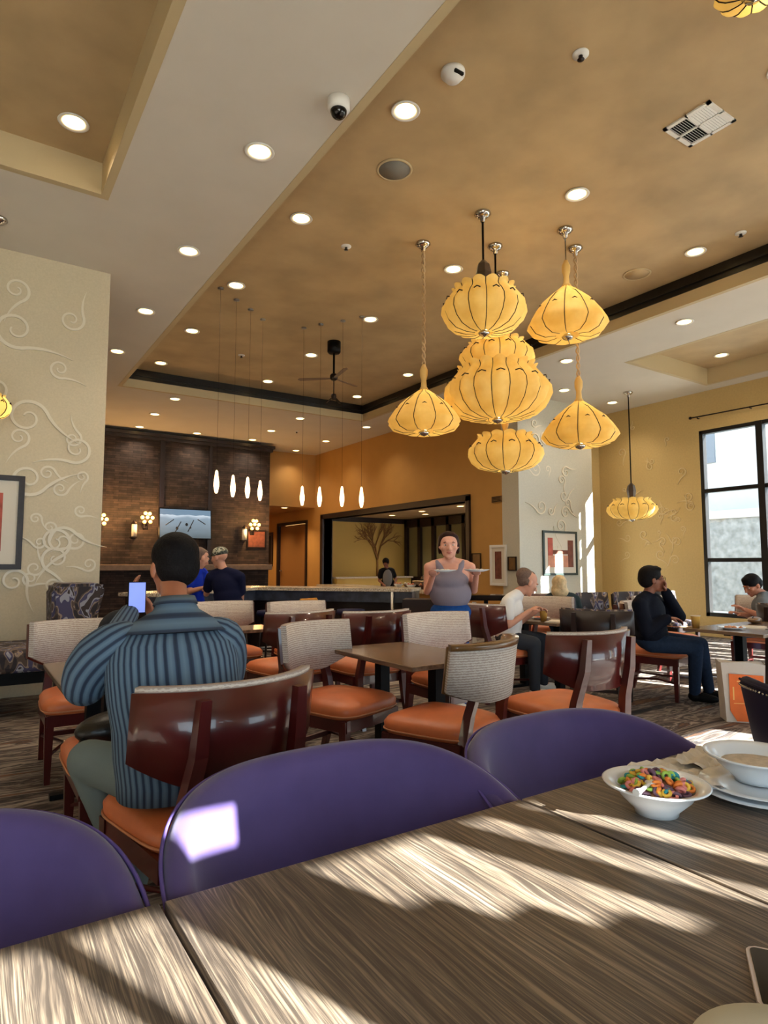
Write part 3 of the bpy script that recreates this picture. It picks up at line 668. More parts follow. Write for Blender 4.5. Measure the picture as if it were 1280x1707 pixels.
red_print = mat('faded red print', (176, 84, 70), .7, var=.25, vscale=9); pink_print = mat('salmon print', (204, 142, 118), .7, var=.15, vscale=8); brown_print = mat('brown print', (112, 60, 44), .7, var=.3, vscale=12)
green_frame = mat('dark green frame', (34, 48, 44), .4)
framed('framed_print', (.03, 7.538, 1.78), 'y', .90, .97, .055, 'dark_wood', 'paper', 'black framed red print on the left wallpapered wall', inner=[(-.26, .26, -.30, .30, red_print)])
cx_ = (9.40+10.38)/2
framed('framed_print', (cx_, 6.6*U-.002, 1.57), 'y', 1.0, .88, .045, green_frame, 'paper', 'green framed red abstract print on the silvery column',
       inner=[(-.36, -.22, -.10, .30, red_print), (.22, .38, -.28, .26, brown_print), (-.36, .22, -.28, -.05, pink_print), (-.22, .22, -.02, .06, brown_print)])
framed('framed_print', (6.75*U-.002, 9.15, 1.33), 'x', .46, .80, .05, 'white_paint', 'paper', 'tall white framed narrow print on the amber wall', inner=[(-.09, .09, -.27, .27, brown_print)])
framed('wall_plaque', (6.75*U-.002, 9.79, 1.40), 'x', .28, .35, .02, 'bronze', 'brown_wood', 'small brown plaque on the amber wall left of the white frame', 'plaque')
framed('wall_plaque', (6.75*U-.002, 8.77, 1.36), 'x', .22, .27, .02, 'bronze', 'brown_wood', 'small brown plaque between the white frame and the column', 'plaque')
vg = empty('wall_grille', (6.75*U-.002, 9.17, 2.64), -PI/2, 'little dark wall grille high on the amber wall', 'grille')
MB().box(-.14, .14, -.02, 0, -.06, .06).build('frame', 'brown_wood', vg)
mb = MB()
for i in range(4): mb.box(-.12, .12, -.026, -.018, -.045+i*.026, -.033+i*.026)
mb.build('slats', 'black', vg)
blue_glow = mat('blue lit poster', (60, 90, 170), .4, emis=(70, 110, 200), estr=.5); white_glow = mat('pale lit poster', (190, 220, 230), .4, emis=(180, 220, 235), estr=.7)
framed('lit_poster', (6.75*U-.002, 15.9*U, 1.86), 'x', 1.05, 1.16, .12, 'dark_wood', 'black', 'tall blue lit poster in a dark frame beside the far door', 'poster', inner=[(-.40, .12, -.2, .44, blue_glow), (-.40, .12, -.44, -.2, white_glow)])

# television
tv = empty('television', (3.53*U, 12.4*U, cam_scale_z(2.13)), 0, 'flat television showing a pale blue scene on the dark stone wall', 'television')
MB().box(-.25, .25, -.06, -.005, -.15, .15).build('wall_bracket', 'black', tv)
tvm = Matrix.Translation((0, -.10, 0)) @ Matrix.Rotation(-.10, 4, 'X')
MB().box(-.66, .66, -.025, .03, -.385, .385, .008, tvm).build('housing', 'blackgloss', tv)
m_, nt_, b_ = newmat('television picture'); tc_ = N(nt_, 'ShaderNodeTexCoord'); sp_ = N(nt_, 'ShaderNodeSeparateXYZ'); nt_.links.new(tc_.outputs['Generated'], sp_.inputs[0])
no_ = N(nt_, 'ShaderNodeTexNoise', Scale=3.0, Detail=2.0); nt_.links.new(tc_.outputs['Generated'], no_.inputs['Vector'])
ad_ = N(nt_, 'ShaderNodeMath', operation='MULTIPLY_ADD'); ad_.inputs[1].default_value = .35; nt_.links.new(no_.outputs['Fac'], ad_.inputs[0]); nt_.links.new(sp_.outputs['Z'], ad_.inputs[2])
rr_ = ramp(nt_, [(.2, (96, 112, 120)), (.5, (128, 146, 158)), (.85, (150, 172, 190)), (1.0, (226, 240, 252)), (1.2, (120, 150, 175))])
nt_.links.new(ad_.outputs[0], rr_.inputs[0]); b_.inputs['Base Color'].default_value = (0.01, .01, .01, 1); nt_.links.new(rr_.outputs[0], b_.inputs['Emission Color']); b_.inputs['Emission Strength'].default_value = .9
MB().box(-.635, .635, -.029, -.024, -.36, .36, 0, tvm).build('screen', m_, tv)
mb = MB()
for (x, z, r1) in [(-.22, -.12, .05), (-.16, .0, .035), (.02, -.02, .05), (.12, -.10, .04)]: mb.ball((x, -.027, z), r1, 2, (1, .06, 1.2))
for a in [(-.5, -.05, -.3, .1), (.3, .12, .5, 0), (-.28, -.25, -.12, .05), (.05, -.2, .2, .1)]: mb.tube([(a[0], -.029, a[1]), (a[2], -.029, a[3])], .012, 5)
mb.bm.transform(tvm); mb.build('screen_picture', mat('television dark figures', (24, 28, 36), .5), tv)

# mantel and sconces
mt_ = tag(box('mantel_shelf', mat('grey stone mantel', (128, 108, 92), .6, var=.15, vscale=12), -1.2, 5.28*U, 12.4*U-.32, 12.4*U+.01, 1.20, 1.34, bev=.01), 'pale stone mantel shelf along the dark stacked stone wall', 'mantel')
def sconce(x, z, label, small=False):
    r = empty('wall_sconce', (x, 12.4*U, z), 0, label, 'wall lamp', 'glowing sconces on the stone wall')
    MB().box(-.06, .06, -.03, 0, -.22, .1, .01).build('backplate', 'bronze', r)
    mb = MB(); mb.tube([(0, -.03, -.1), (0, -.12, -.14), (0, -.2, -.05), (0, -.2, .0)], .012); mb.build('arm', 'bronze', r)
    for i in range(7):
        a = i*2*PI/6; p = (0, -.2, .06) if i == 6 else (.12*math.cos(a), -.2+.05*math.sin(a*2), .05+.12*math.sin(a))
        MB().ball(p, .045, 2).build('crystal_globe', 'lamp_amber', r)
    L = bpy.data.lights.new('sconce bulb', 'POINT'); L.energy = 60; L.color = (1, .56, .2); L.shadow_soft_size = .12
    lo = bpy.data.objects.new('sconce bulb', L); col.objects.link(lo); lo.location = (x, 12.4*U-.4, z+.05)
sconce(2.80*U, cam_scale_z(2.18), 'glowing crystal sconce on the stone wall left of the television')
sconce(4.92*U, cam_scale_z(2.12), 'glowing crystal sconce on the stone wall right of the television')
sconce(2.0*U, cam_scale_z(2.12), 'glowing sconce half hidden by the wallpapered wall end')
for (x, z, l) in [(2.58*U, cam_scale_z(1.86), 'white pillar candle lantern below the left sconce'), (4.72*U, cam_scale_z(1.84), 'white pillar candle lantern below the right sconce')]:
    r = empty('candle_lantern', (x, 12.4*U-.14, z), 0, l, 'lantern')
    MB().box(-.07, .07, -.07, .14, -.03, 0).build('bracket', 'bronze', r)
    MB().lathe([(0, 0), (.06, 0), (.06, .3), (.0, .3)], 20).build('candle', 'white_paint', r)
    MB().lathe([(.07, .30), (.08, .32), (.0, .42)], 12).build('cap', 'bronze', r)
framed('framed_print', (5.02*U, 12.4*U-.002, 2.02), 'y', .55, .5, .04, 'bronze', brown_print, 'small dark framed picture below the right sconce')
framed('stained_panel', (1.96*U, 12.4*U-.002, 1.62), 'y', .16, .62, .02, 'black', mat('turquoise panel', (60, 140, 146), .3, var=.4, vscale=12), 'narrow turquoise panel at the wallpapered wall end', 'panel')

# kitchen cabinets, mural, back counter
kc = empty('glass_cabinet', (9.72*U, 12.0*U, 0), 0, 'dark tall cabinet row with glass doors inside the kitchen', 'cabinet')
mb = MB()
for i in range(7): y = -2.25*U+i*.56*U; mb.box(-.5, 0, y-.07, y+.07, 0, 2.8)
mb.box(-.5, 0, -2.3*U, 1.15*U, 2.55, 2.8); mb.box(-.52, 0, -2.3*U, 1.15*U, 0, .95)
mb.build('body', 'dark_wood', kc)
for i in range(6):
    y = -2.25*U+i*.56*U; MB().box(-.4, -.38, y+.07, y+.56*U-.07, .95, 2.55).build('glass_door', mat('frosted cabinet glass', (120, 116, 84), .25), kc)
mu = MB()
rs = random.Random(5)
def branch(p, a, l, d):
    if d == 0: return
    q = (p[0]+l*math.cos(a), p[1]+l*math.sin(a)); mu.tube([(p[0], -.012, p[1]), (q[0], -.012, q[1])], [.006*d, .006*(d-.6)], 4)
    for k in range(3 if d > 2 else 2): branch(q, a+rs.uniform(-.75, .75), l*rs.uniform(.62, .85), d-1)
branch((0, -.7), PI/2, .55, 6)
mo = mu.build('tree_mural', mat('tan tree mural', (150, 108, 60), .7), loc=(8.55*U, 13.25*U-.03, 1.65)); tag(mo, 'tan branching tree mural on the yellow kitchen wall', 'mural')
kt = empty('kitchen_counter', (7.9*U, 12.9*U, 0), 0, 'low cream counter under the tree mural in the kitchen', 'counter')
MB().box(-1.1, 1.6, -.4, .3, 0, .92).build('body', 'yellow_wall', kt); MB().box(-1.15, 1.65, -.45, .3, .92, .97).build('worktop', 'granite', kt)
# serving dishes on the opening sill
zs_ = cam_scale_z(.90)
for i, (y, c_, l) in enumerate([(10.1, 'steel', 'steel chafing dish with a raised lid on the serving sill, leftmost'), (10.75, 'steel', 'steel chafing dish on the serving sill, farther along'), (9.25, 'steel', 'steel serving dish behind the woman with the plates')]):
    r = empty('chafing_dish', (7.05*U, y+1.3, zs_), 0, l, 'serving dish')
    MB().box(-.2, .2, -.28, .28, .10, .20, .02).build('pan', 'steel', r)
    mb = MB(); [mb.cyl((a, b, 0), (a, b, .1), .01, 6) for a in (-.17, .17) for b in (-.24, .24)]; mb.build('legs', 'steel', r)
    MB().lathe([(.24, 0), (.22, .07), (.14, .12), (0, .14)], 20).build('lid', 'steel', r).location = (.15, 0, .22)
    kids(r)[-1].rotation_euler = (0, -.7 if i != 1 else 0, 0)
rs = random.Random(9)
for i in range(7):
    y = 10.9+i*.33+rs.uniform(-.05, .05)
    r = empty('serving_bowl', (6.78*U+rs.uniform(0, .2), y, zs_), 0, ['white bowl of fruit on the serving sill nearest the woman', 'brown bread basket on the serving sill', 'white bowl of pastries beside the bread basket', 'red rimmed bowl on the serving sill', 'white bowl at the middle of the serving sill', 'brown bowl near the far end of the serving sill', 'white bowl at the far end of the serving sill'][i], 'bowl', 'bowls on the serving sill')
    MB().lathe([(0, 0), (.05, 0), (.11, .08), (.12, .1), (.1, .09), (0, .03)], 20).build('bowl', ['white_ceramic', 'brown_wood', 'white_ceramic', 'red_wood'][i % 4], r)
    mb = MB(); [mb.ball((rs.uniform(-.06, .06), rs.uniform(-.06, .06), .09+rs.uniform(0, .03)), .03, 1) for _ in range(7)]; mb.build('food', ['cream_pipe', 'orange', 'paper'][i % 3], r)['kind'] = 'stuff'

# curtain rod
cr = empty('curtain_rod', (9.0*U-.06, 5.2*U, cam_scale_z(3.53)), 0, 'thin dark curtain rod with brackets above the tall window', 'curtain rod')
mb = MB(); mb.cyl((0, 0, 0), (0, -1.8, -.02), .012); mb.build('rod', 'bronze', cr)
MB().ball((0, .02, 0), .03, 2).build('finial', 'bronze', cr)
for y in (-.12, -1.1): MB().tube([(.06, y, -.03), (.0, y, -.03), (0, y, .0)], .01, 6).build('bracket', 'bronze', cr)

# ------------------------------------------------------------ bar
pl_ = [(1.95, 7.85), (3.72, 9.15), (5.3, 7.3)]
def offset_poly(pl, d):
    out = []
    for i, p in enumerate(pl):
        ns = []
        for a, b in ((i-1, i), (i, i+1)):
            if a >= 0 and b < len(pl):
                v = Vector(pl[b])-Vector(pl[a]); v.normalize(); ns.append(Vector((-v.y, v.x)))
        n = sum(ns, Vector((0, 0))); n.normalize(); k = 1/max(.3, n.dot(ns[0])); q = Vector(p)+n*d*k; out.append((q.x, q.y))
    return out
bar = empty('bar_counter', (3.72, 9.15, 0), 0, 'long angled bar with pale speckled stone top and dark front', 'bar counter')
def rel(poly): return [(x-3.72, y-9.15) for x, y in poly]
fr_, bk_ = offset_poly(pl_, 0), offset_poly(pl_, .62)
MB().prism(rel(fr_+bk_[::-1]), .955, 1.0, .006).build('worktop', 'granite', bar)
fr_, bk_ = offset_poly(pl_, .22), offset_poly(pl_, .5)
MB().prism(rel(fr_+bk_[::-1]), 0, .955).build('front_panel', 'dark_wood', bar)
fr_, bk_ = offset_poly(pl_, .03), offset_poly(pl_, .20)
MB().prism(rel(fr_+bk_[::-1]), .80, .95).build('apron', mat('grey blue tile', (52, 58, 74), .3, var=.5, vscale=9), bar)
MB().cyl((5.12-3.72, 7.52-9.15, 0), (5.12-3.72, 7.52-9.15, .955), .025).build('post', 'steel', bar)
pt = empty('water_pitcher', (2.85, 8.72, 1.0), 0, 'white tapered bucket standing on the bar beside the man in the cap', 'bucket')
MB().lathe([(0, 0), (.07, 0), (.10, .17), (.104, .175), (.095, .172), (.066, .01), (0, .01)], 24).build('bucket', 'white_ceramic', pt)
MB().lathe([(.10, .172), (.108, .176), (.10, .182)], 24, cap=False).build('rim', 'white_ceramic', pt)
def stool(x, y, rz, label):
    r = empty('bar_stool', (x, y, 0), rz, label, 'bar stool', 'dark bar stools')
    MB().lathe([(0, .66), (.19, .66), (.2, .69), (.19, .73), (0, .74)], 24).build('seat', 'navy_up', r)
    for a in range(4):
        q = PI/4+a*PI/2; MB().cyl((.13*math.cos(q), .13*math.sin(q), .66), (.2*math.cos(q), .2*math.sin(q), 0), .015, 8).build('leg', 'dark_wood', r)
    MB().lathe([(.16, .22), (.175, .22), (.175, .24), (.16, .24), (.16, .22)], 24, cap=False).build('foot_ring', 'steel', r)
    return r
stool(2.70, 7.30, 0, 'dark round bar stool under the man in the camouflage cap')
stool(3.45, 7.95, 0, 'dark round bar stool at the bar right of the man in the cap')
stool(4.45, 7.55, 0, 'dark round bar stool near the right end of the bar')
cs = empty('console_stand', (6.35, 7.15, 0), -.75, 'black console with white posts right of the standing woman', 'console table')
MB().box(-.55, .55, -.2, .2, .82, .9, .01).build('top', 'blackgloss', cs)
for x in (-.5, -.17, .17, .5): MB().box(x-.03, x+.03, -.17, .17, 0, .82).build('leg', 'black', cs)
MB().box(-.5, .5, -.17, .17, .40, .45).build('shelf', 'black', cs)
for x in (-.33, .0): MB().box(x-.03, x+.03, -.185, -.15, .06, .80).build('white_post', 'white_paint', cs)
gw = empty('serving_cart', (5.15, 6.5, 0), -.75, 'white edged waste station standing at the end of the bar', 'cart')
MB().box(-.02, .02, -.2, .2, 0, .95, .004).build('side_panel', 'white_paint', gw); MB().box(-.45, -.02, -.18, .18, 0, .9, .004).build('cabinet', 'dark_wood', gw)
yw = empty('wet_floor_sign', (4.05, 7.9, 0), .3, 'amber folded board on the floor before the bar', 'board'); 
MB().box(-.16, .16, -.02, 0, 0, .86, .005, Matrix.Rotation(-.1, 4, 'X')).build('board', 'amber_deep', yw); MB().box(-.16, .16, .17, .19, 0, .86, .005, Matrix.Rotation(.1, 4, 'X')).build('board', 'amber_deep', yw)

# ------------------------------------------------------------ chairs
def arc_panel(rad, a0, thick, zb, zt, ycen, n=20, trim=.10, lean=.10, k0=0.0):
    """curved back plate; returns ring list"""
    rings = []
    for i in range(n+1):
        u = -1+2*i/n; th = a0*u
        b = zb+trim*max(0, abs(u)-.35)**1.3/.65**1.3 if trim else zb
        ring = []
        for (r_, z) in ((rad, b), (rad+thick, b), (rad+thick, zt), (rad, zt)):
            y = ycen+rad-(r_*math.cos(th))-lean*(z-.5)
            ring.append(Vector((r_*math.sin(th), y, z)))
        rings.append(ring)
    return rings
def make_chair(style='wood', inner='cream_fabric', outer='red_wood', legm='red_wood', seatm='orange'):
    r = empty('dining_chair')
    # cushion
    mb = MB(); rings = []
    def se(w0, w1, d0, d1, z, n=40, inset=0):
        out = []
        for k in range(n):
            a = 2*PI*k/n; c, s_ = math.cos(a), math.sin(a); e = .42
            x = math.copysign(abs(c)**e, c); y = math.copysign(abs(s_)**e, s_); t = (y+1)/2
            hw = (w0+(w1-w0)*t)/2-inset; hd = (d1-d0)/2-inset
            out.append(Vector((x*hw, (d0+d1)/2+y*hd, z)))
        return out
    W0, W1, D0, D1 = .50, .56, -.27, .29
    for z, ins in ((.405, .01), (.42, 0), (.46, -.004), (.485, .015), (.502, .06), (.512, .13), (.515, .2)): rings.append(se(W0, W1, D0, D1, z, inset=ins))
    mb.rings(rings); st = mb.build('seat', seatm, r)
    mb = MB(); pp = se(W0, W1, D0, D1, .425, inset=-.004); mb.tube(pp+[pp[0]], .005, 5, cap=False); mb.build('piping', 'cream_pipe', st)
    mb = MB()
    for a, b, c, d in ((-.23, .23, -.25, -.225), (-.25, .25, .24, .265), (-.255, -.23, -.24, .25), (.23, .255, -.24, .25)): mb.box(a, b, c, d, .335, .405)
    mb.build('apron', legm, r)
    for s_ in (-1, 1):
        MB().rings([[(s_*.235+dx*w_, .235+dy*w_, z) for dx, dy in ((-1, -1), (1, -1), (1, 1), (-1, 1))] for z, w_ in ((.40, .026), (.2, .021), (0, .016))], smooth=False).build('leg', legm, r)
        pts = [(s_*.215, -.34, 0, .017), (s_*.215, -.285, .2, .021), (s_*.21, -.262, .40, .026), (s_*.195, -.285, .55, .024), (s_*.18, -.335, .72, .022), (s_*.175, -.365, .90, .018)]
        zt = .86 if style == 'fabric' else .895
        pts[-1] = (s_*.175, -.355, zt, .018)
        pts = [(x, y-(.0 if style != 'fabric' else -.02), z, w_) for x, y, z, w_ in pts]
        MB().rings([[(x+dx*w_, y+dy*w_, z) for dx, dy in ((-1, -1), (1, -1), (1, 1), (-1, 1))] for x, y, z, w_ in pts], smooth=False).build('rear_leg', legm, r)
    mb = MB(); mb.box(-.22, .22, -.275, -.255, .16, .19)
    for s_ in (-1, 1): mb.tube([(s_*.225, .23, .17), (s_*.12, .02, .18), (s_*.22, -.28, .17)], .011, 6)
    mb.build('stretcher', legm, r)
    yc = -.285
    if style == 'wood':
        mb = MB(); mb.rings(arc_panel(.46, .80, .016, .60, .915, yc, lean=.13), smooth=True); mb.build('back_shell', outer, r)
        mb = MB(); mb.rings(arc_panel(.425, .795, .034, .61, .93, yc+.034, lean=.13), smooth=True); mb.build('backrest', inner, r)
    else:
        mb = MB(); mb.rings(arc_panel(.455, .80, .05, .62, .905, yc-.02, trim=.07, lean=.13), smooth=True); mb.build('backrest', inner, r)
        mb = MB(); mb.rings(arc_panel(.44, .80, .07, .905, .935, yc-.005, trim=0, lean=.13), smooth=True); mb.build('top_cap', 'brown_wood', r)
        mb = MB(); mb.rings(arc_panel(.438, .82, .02, .62, .92, yc-.003, trim=.06, lean=.13), smooth=True); mb.build('back_shell', 'brown_wood', r)
    return r
ch_wood = tree(make_chair('wood')); ch_fab = tree(make_chair('fabric')); ch_dark = tree(make_chair('wood', 'camo', 'dark_wood', 'dark_wood', 'camo'))
used = set()
def chair(proto, x, y, deg, label, group='wooden dining chairs with orange seats'):
    k = id(proto[0])
    if k in used: o = copy_tree(proto)
    else: used.add(k); o = proto[0]
    o.location = (x, y, 0); o.rotation_euler = (0, 0, math.radians(deg)); return tag(o, label, 'chair', group)
chair(ch_wood, .77, 2.40, 9, 'red mahogany dining chair with orange seat carrying the person in the striped shirt').scale = (1.04, 1.04, 1.03)
chair(ch_wood, .72, 3.28, 90, 'red wooden chair with orange seat holding the black bag, in front of the seated man')
chair(ch_wood, .72, 4.72, 180, 'cream backed dining chair across the small table at far left, dark jacket over it')
chair(ch_wood, 2.08, 3.66, 200, 'cream backed chair with orange seat left of the brown central table, facing the camera')
chair(ch_fab, 2.34, 2.90, 20, 'orange seated chair with cream woven outer back and brown cap rail, before the central table')
chair(ch_wood, 3.17, 2.74, -4, 'red mahogany chair seen from behind, right of the woven backed chair')
chair(ch_wood, 3.2, 3.85, 180, 'cream backed chair right behind the central table, facing the camera before the standing woman')
chair(ch_wood, 2.98, 4.82, 0, 'red backed chair seen from behind beyond the central table')
chair(ch_wood, 2.38, 5.12, 6, 'red backed chair seen from behind, left of the central table and farther off')
chair(ch_wood, 2.95, 5.92, 180, 'cream backed chair farthest off before the bar, facing the camera')
chair(ch_wood, 2.28, 6.32, 180, 'cream backed chair behind the small light wood table by the striped man')
chair(ch_wood, 6.05, 3.97, 195, 'red wooden chair with orange seat carrying the man in the dark jacket')
chair(ch_wood, 4.62, 4.86, -90, 'orange seated chair carrying the bald man in the white tee')
chair(ch_dark, 5.2, 4.03, -62, 'dark brown chair seen from behind between the two right hand tables', 'dark framed chairs with leaf pattern')
chair(ch_wood, 5.75, 5.25, 128, 'cream backed chair across the table from the bald man')
chair(ch_wood, 6.75, 6.25, -20, 'chair carrying the blonde person by the column')
chair(ch_wood, 7.12, 4.55, 170, 'white backed chair by the window beyond the right hand table')
chair(ch_dark, 7.5, 3.25, -86, 'dark backed chair at the right edge before the man in the slate shirt', 'dark framed chairs with leaf pattern')
chair(ch_wood, 8.15, 3.95, 100, 'chair carrying the man in the slate shirt by the window')
chair(ch_dark, 7.75, 5.95, 175, 'leaf patterned dark chair near the corner, left one of three', 'dark framed chairs with leaf pattern')
chair(ch_dark, 8.42, 5.80, 175, 'leaf patterned dark chair near the corner, middle one of three', 'dark framed chairs with leaf pattern')
chair(ch_dark, 9.10, 5.70, 175, 'leaf patterned dark chair near the corner, right one of three', 'dark framed chairs with leaf pattern')

# ------------------------------------------------------------ cafe tables
def cafe(x0, x1, y0, y1, label, top='cafe_top', posts=2, th=.03, name='cafe_table'):
    cx, cy = (x0+x1)/2, (y0+y1)/2; r = empty(name, (cx, cy, 0), 0, label, 'table', 'square cafe tables'); hx, hy = (x1-x0)/2, (y1-y0)/2
    t = MB().box(-hx, hx, -hy, hy, .75-th, .75, .006).build('tabletop', top, r)
    ps = [(0, -hy+.2), (0, hy-.2)] if posts == 2 else [(0, 0)]
    for a, b in ps:
        MB().box(a-.04, a+.04, b-.04, b+.04, .03, .75-th, .004).build('post', 'black', r)
        MB().box(-min(.28, hx-.04), min(.28, hx-.04), b-.03, b+.03, 0, .03, .004).build('foot', 'black', r)
    MB().box(-hx+.1, hx-.1, -.03, .03, .75-th-.02, .75-th).build('brace', 'black', r)
    return r
cafe(2.20, 2.88, 3.03, 4.06, 'brown laminate table in the middle of the room with a square black post')
cafe(.42, .93, 3.45, 4.38, 'light brown table at far left in front of the man in the striped shirt')
cafe(1.75, 2.5, 5.55, 5.98, 'small light wood table beyond the striped man', posts=1)
cafe(5.7, 7.0, 2.75, 3.48, 'long table at the right edge with a dark top', posts=2)
cafe(5.0, 5.52, 4.4, 5.3, 'dark table where the bald man eats', posts=2)

# banquette
bq = empty('banquette', (-.1, 6.9, 0), 0, 'leaf patterned upholstered bench with a tall end panel against the left wall', 'bench')
MB().box(-1.6, .9, -.5, .42, .40, .60, .05).build('seat', 'camo', bq)
MB().box(-1.6, .88, -.46, .38, .30, .40).build('base_rail', 'black', bq)
MB().prism([(.82, .60), (1.16, .60), (1.28, 1.13), (1.24, 1.16), (.84, 1.16), (.80, 1.10)], -.10, .45, .03, Matrix(((1,0,0,0),(0,0,1,0),(0,1,0,0),(0,0,0,1)))).build('end_panel', 'camo', bq)
for x in (-1.5, -.55, .18, .84):
    for y in (-.42, .34): MB().box(x-.03, x+.03, y-.03, y+.03, 0, .30).build('leg', 'dark_wood', bq)

# jacket over chair, bag
jk = tag(MB().build('jacket', 'black'), 'dark jacket hung over the cream chair back at left', 'jacket')
mb = MB(); mb.ball((0, 0, .0), .15, 3, (1.0, .5, 1.2)); mb.ball((.04, -.02, -.12), .14, 3, (1, .5, 1.1))
bpy.data.objects.remove(jk); jk = tag(mb.build('jacket', mat('charcoal jacket', (30, 30, 34), .85, bump=.6, bscale=14), loc=(.95, 4.93, .84)), 'dark jacket hung over the cream chair back at left', 'jacket')
bg_ = empty('shoulder_bag', (.64, 3.25, .515), .25, 'black leather shoulder bag lying on the orange chair seat', 'bag')
mb = MB(); mb.ball((0, 0, .07), .2, 3, (1, .6, .38)); mb.ball((.05, 0, .10), .13, 3, (1, .7, .5)); mb.build('body', 'black_leather', bg_)
MB().tube([(-.17, -.03, .05), (-.24, -.10, .012), (-.20, -.15, .012), (-.1, -.14, .02), (-.04, -.1, .06)], .014, 6).build('strap', 'black_leather', bg_)

# orange paper bag
pb = empty('paper_bag', (5.68, 2.95, 0), -.8, 'orange and white paper carrier bag standing on the carpet by the right table', 'bag')
def bagring(w_, d_, z, jag=0): return [(-w_/2, -d_/2, z), (0, -d_/2-.01, z+jag), (w_/2, -d_/2, z-jag), (w_/2, 0, z+jag), (w_/2, d_/2, z), (0, d_/2+.01, z-jag), (-w_/2, d_/2, z+jag), (-w_/2, 0, z)]
mb = MB(); mb.rings([bagring(.30, .18, .002), bagring(.31, .18, .15), bagring(.33, .17, .34), bagring(.35, .16, .50, .012)], cap=False, smooth=False)
mb.rings([bagring(.29, .17, .004), bagring(.34, .15, .498, .012)], cap=True, smooth=False); mb.build('bag_body', mat('crumpled pale paper', (196, 186, 176), .8, bump=.8, bscale=9), pb)
MB().prism([(-.12, .10), (-.07, .012), (.145, .012), (.15, .40), (-.12, .41)], -.102, -.096, 0, Matrix(((1,0,0,0),(0,0,1,0),(0,1,0,0),(0,0,0,1)))).build('orange_print', mat('orange print', (222, 106, 40), .7, var=.1, vscale=8), pb)
mb = MB()
for a, b, c, d in ((-.095, -.085, .19, .30), (.0, .01, .20, .26), (.03, .04, .20, .30), (-.06, .08, .345, .352), (.05, .12, .28, .286), (-.09, .1, .16, .164)): mb.box(a, b, -.1045, -.1015, c, d)
mb.build('yellow_marks', mat('yellow ink', (240, 190, 110), .7), pb)

# cups and things on the right tables
def cup(x, y, label, c='yellow paper'):
    r = empty('paper_cup', (x, y, .75), 0, label, 'cup', 'yellow paper cups')
    MB().lathe([(0, .004), (.030, .004), (.031, 0), (.042, .11), (.044, .112), (.040, .112), (.029, .008), (0, .008)], 24).build('cup', mat('yellow paper', (214, 170, 84), .6), r)
    MB().lathe([(.0405, .109), (.0455, .111), (.0455, .116), (.0405, .114)], 24, cap=False).build('rim', 'paper', r)
cup(5.79, 3.40, 'yellow paper cup in front of the man in the ink jacket'); cup(5.06, 4.95, 'yellow paper cup by the bald man, left one'); cup(5.12, 4.68, 'yellow paper cup by the bald man, right one')
def plate_(x, y, z, R, label, food=None, name='plate'):
    r = empty(name, (x, y, z), 0, label, 'plate')
    MB().lathe([(0, 0), (R*.55, 0), (R*.62, .004), (R, .018), (R*1.0, .021), (R*.62, .009), (0, .007)], 40).build('plate', 'white_ceramic', r)
    if food: mb = MB(); [mb.ball((rs.uniform(-R*.5, R*.5), rs.uniform(-R*.5, R*.5), .016), R*.18, 1, (1, 1, .6)) for _ in range(9)]; mb.build('food', food, r)['kind'] = 'stuff'
    return r
plate_(5.95, 3.15, .75, .12, 'white plate with leftovers on the long right table', 'cream_pipe'); plate_(5.3, 4.9, .75, .11, 'white plate in front of the bald man', 'orange')
for (x, y, l) in [(6.25, 3.1, 'folded newspaper lying on the long right table'), (5.2, 4.55, 'paper napkins on the table of the bald man')]:
    r = empty('napkins', (x, y, .75), .4, l, 'paper'); MB().box(-.14, .14, -.1, .1, 0, .006).build('sheet', 'paper', r); MB().box(-.13, .12, -.1, .09, .006, .011, 0, Matrix.Rotation(.15, 4, 'Z')).build('sheet', 'paper', r)
pz_ = empty('pouch', (6.72, 3.32, .75), .3, 'brown leather pouch on the long right table', 'pouch')
MB().ball((0, 0, .035), .13, 3, (1, .5, .27)).build('body', 'brown_wood', pz_); MB().tube([(-.1, 0, .062), (0, .01, .073), (.1, 0, .062)], .004, 5).build('zip', 'black', pz_)

# ------------------------------------------------------------ foreground tables
for i, (a, b, l) in enumerate([(-.575, .314, 'grey brown wood grain table at the lower left with sunlight on it'), (.324, 1.210, 'grey brown wood grain table filling the lower middle, crossed by sun streaks'), (1.218, 2.09, 'grey brown wood grain table at the lower right holding the bowls')]):
    r = empty('dining_table', ((a+b)/2, .8, 0), 0, l, 'table', 'wood grain tables pushed together')
    h = (b-a)/2
    MB().box(-h, h, -.4, .4, .712, .75, .003).build('tabletop', 'tabletop', r)
    MB().box(-.05, .05, -.05, .05, .03, .712, .004).build('post', 'black', r); MB().box(-.3, .3, -.04, .04, 0, .03, .004).build('foot', 'black', r); MB().box(-.04, .04, -.3, .3, 0, .028, .004).build('foot', 'black', r)

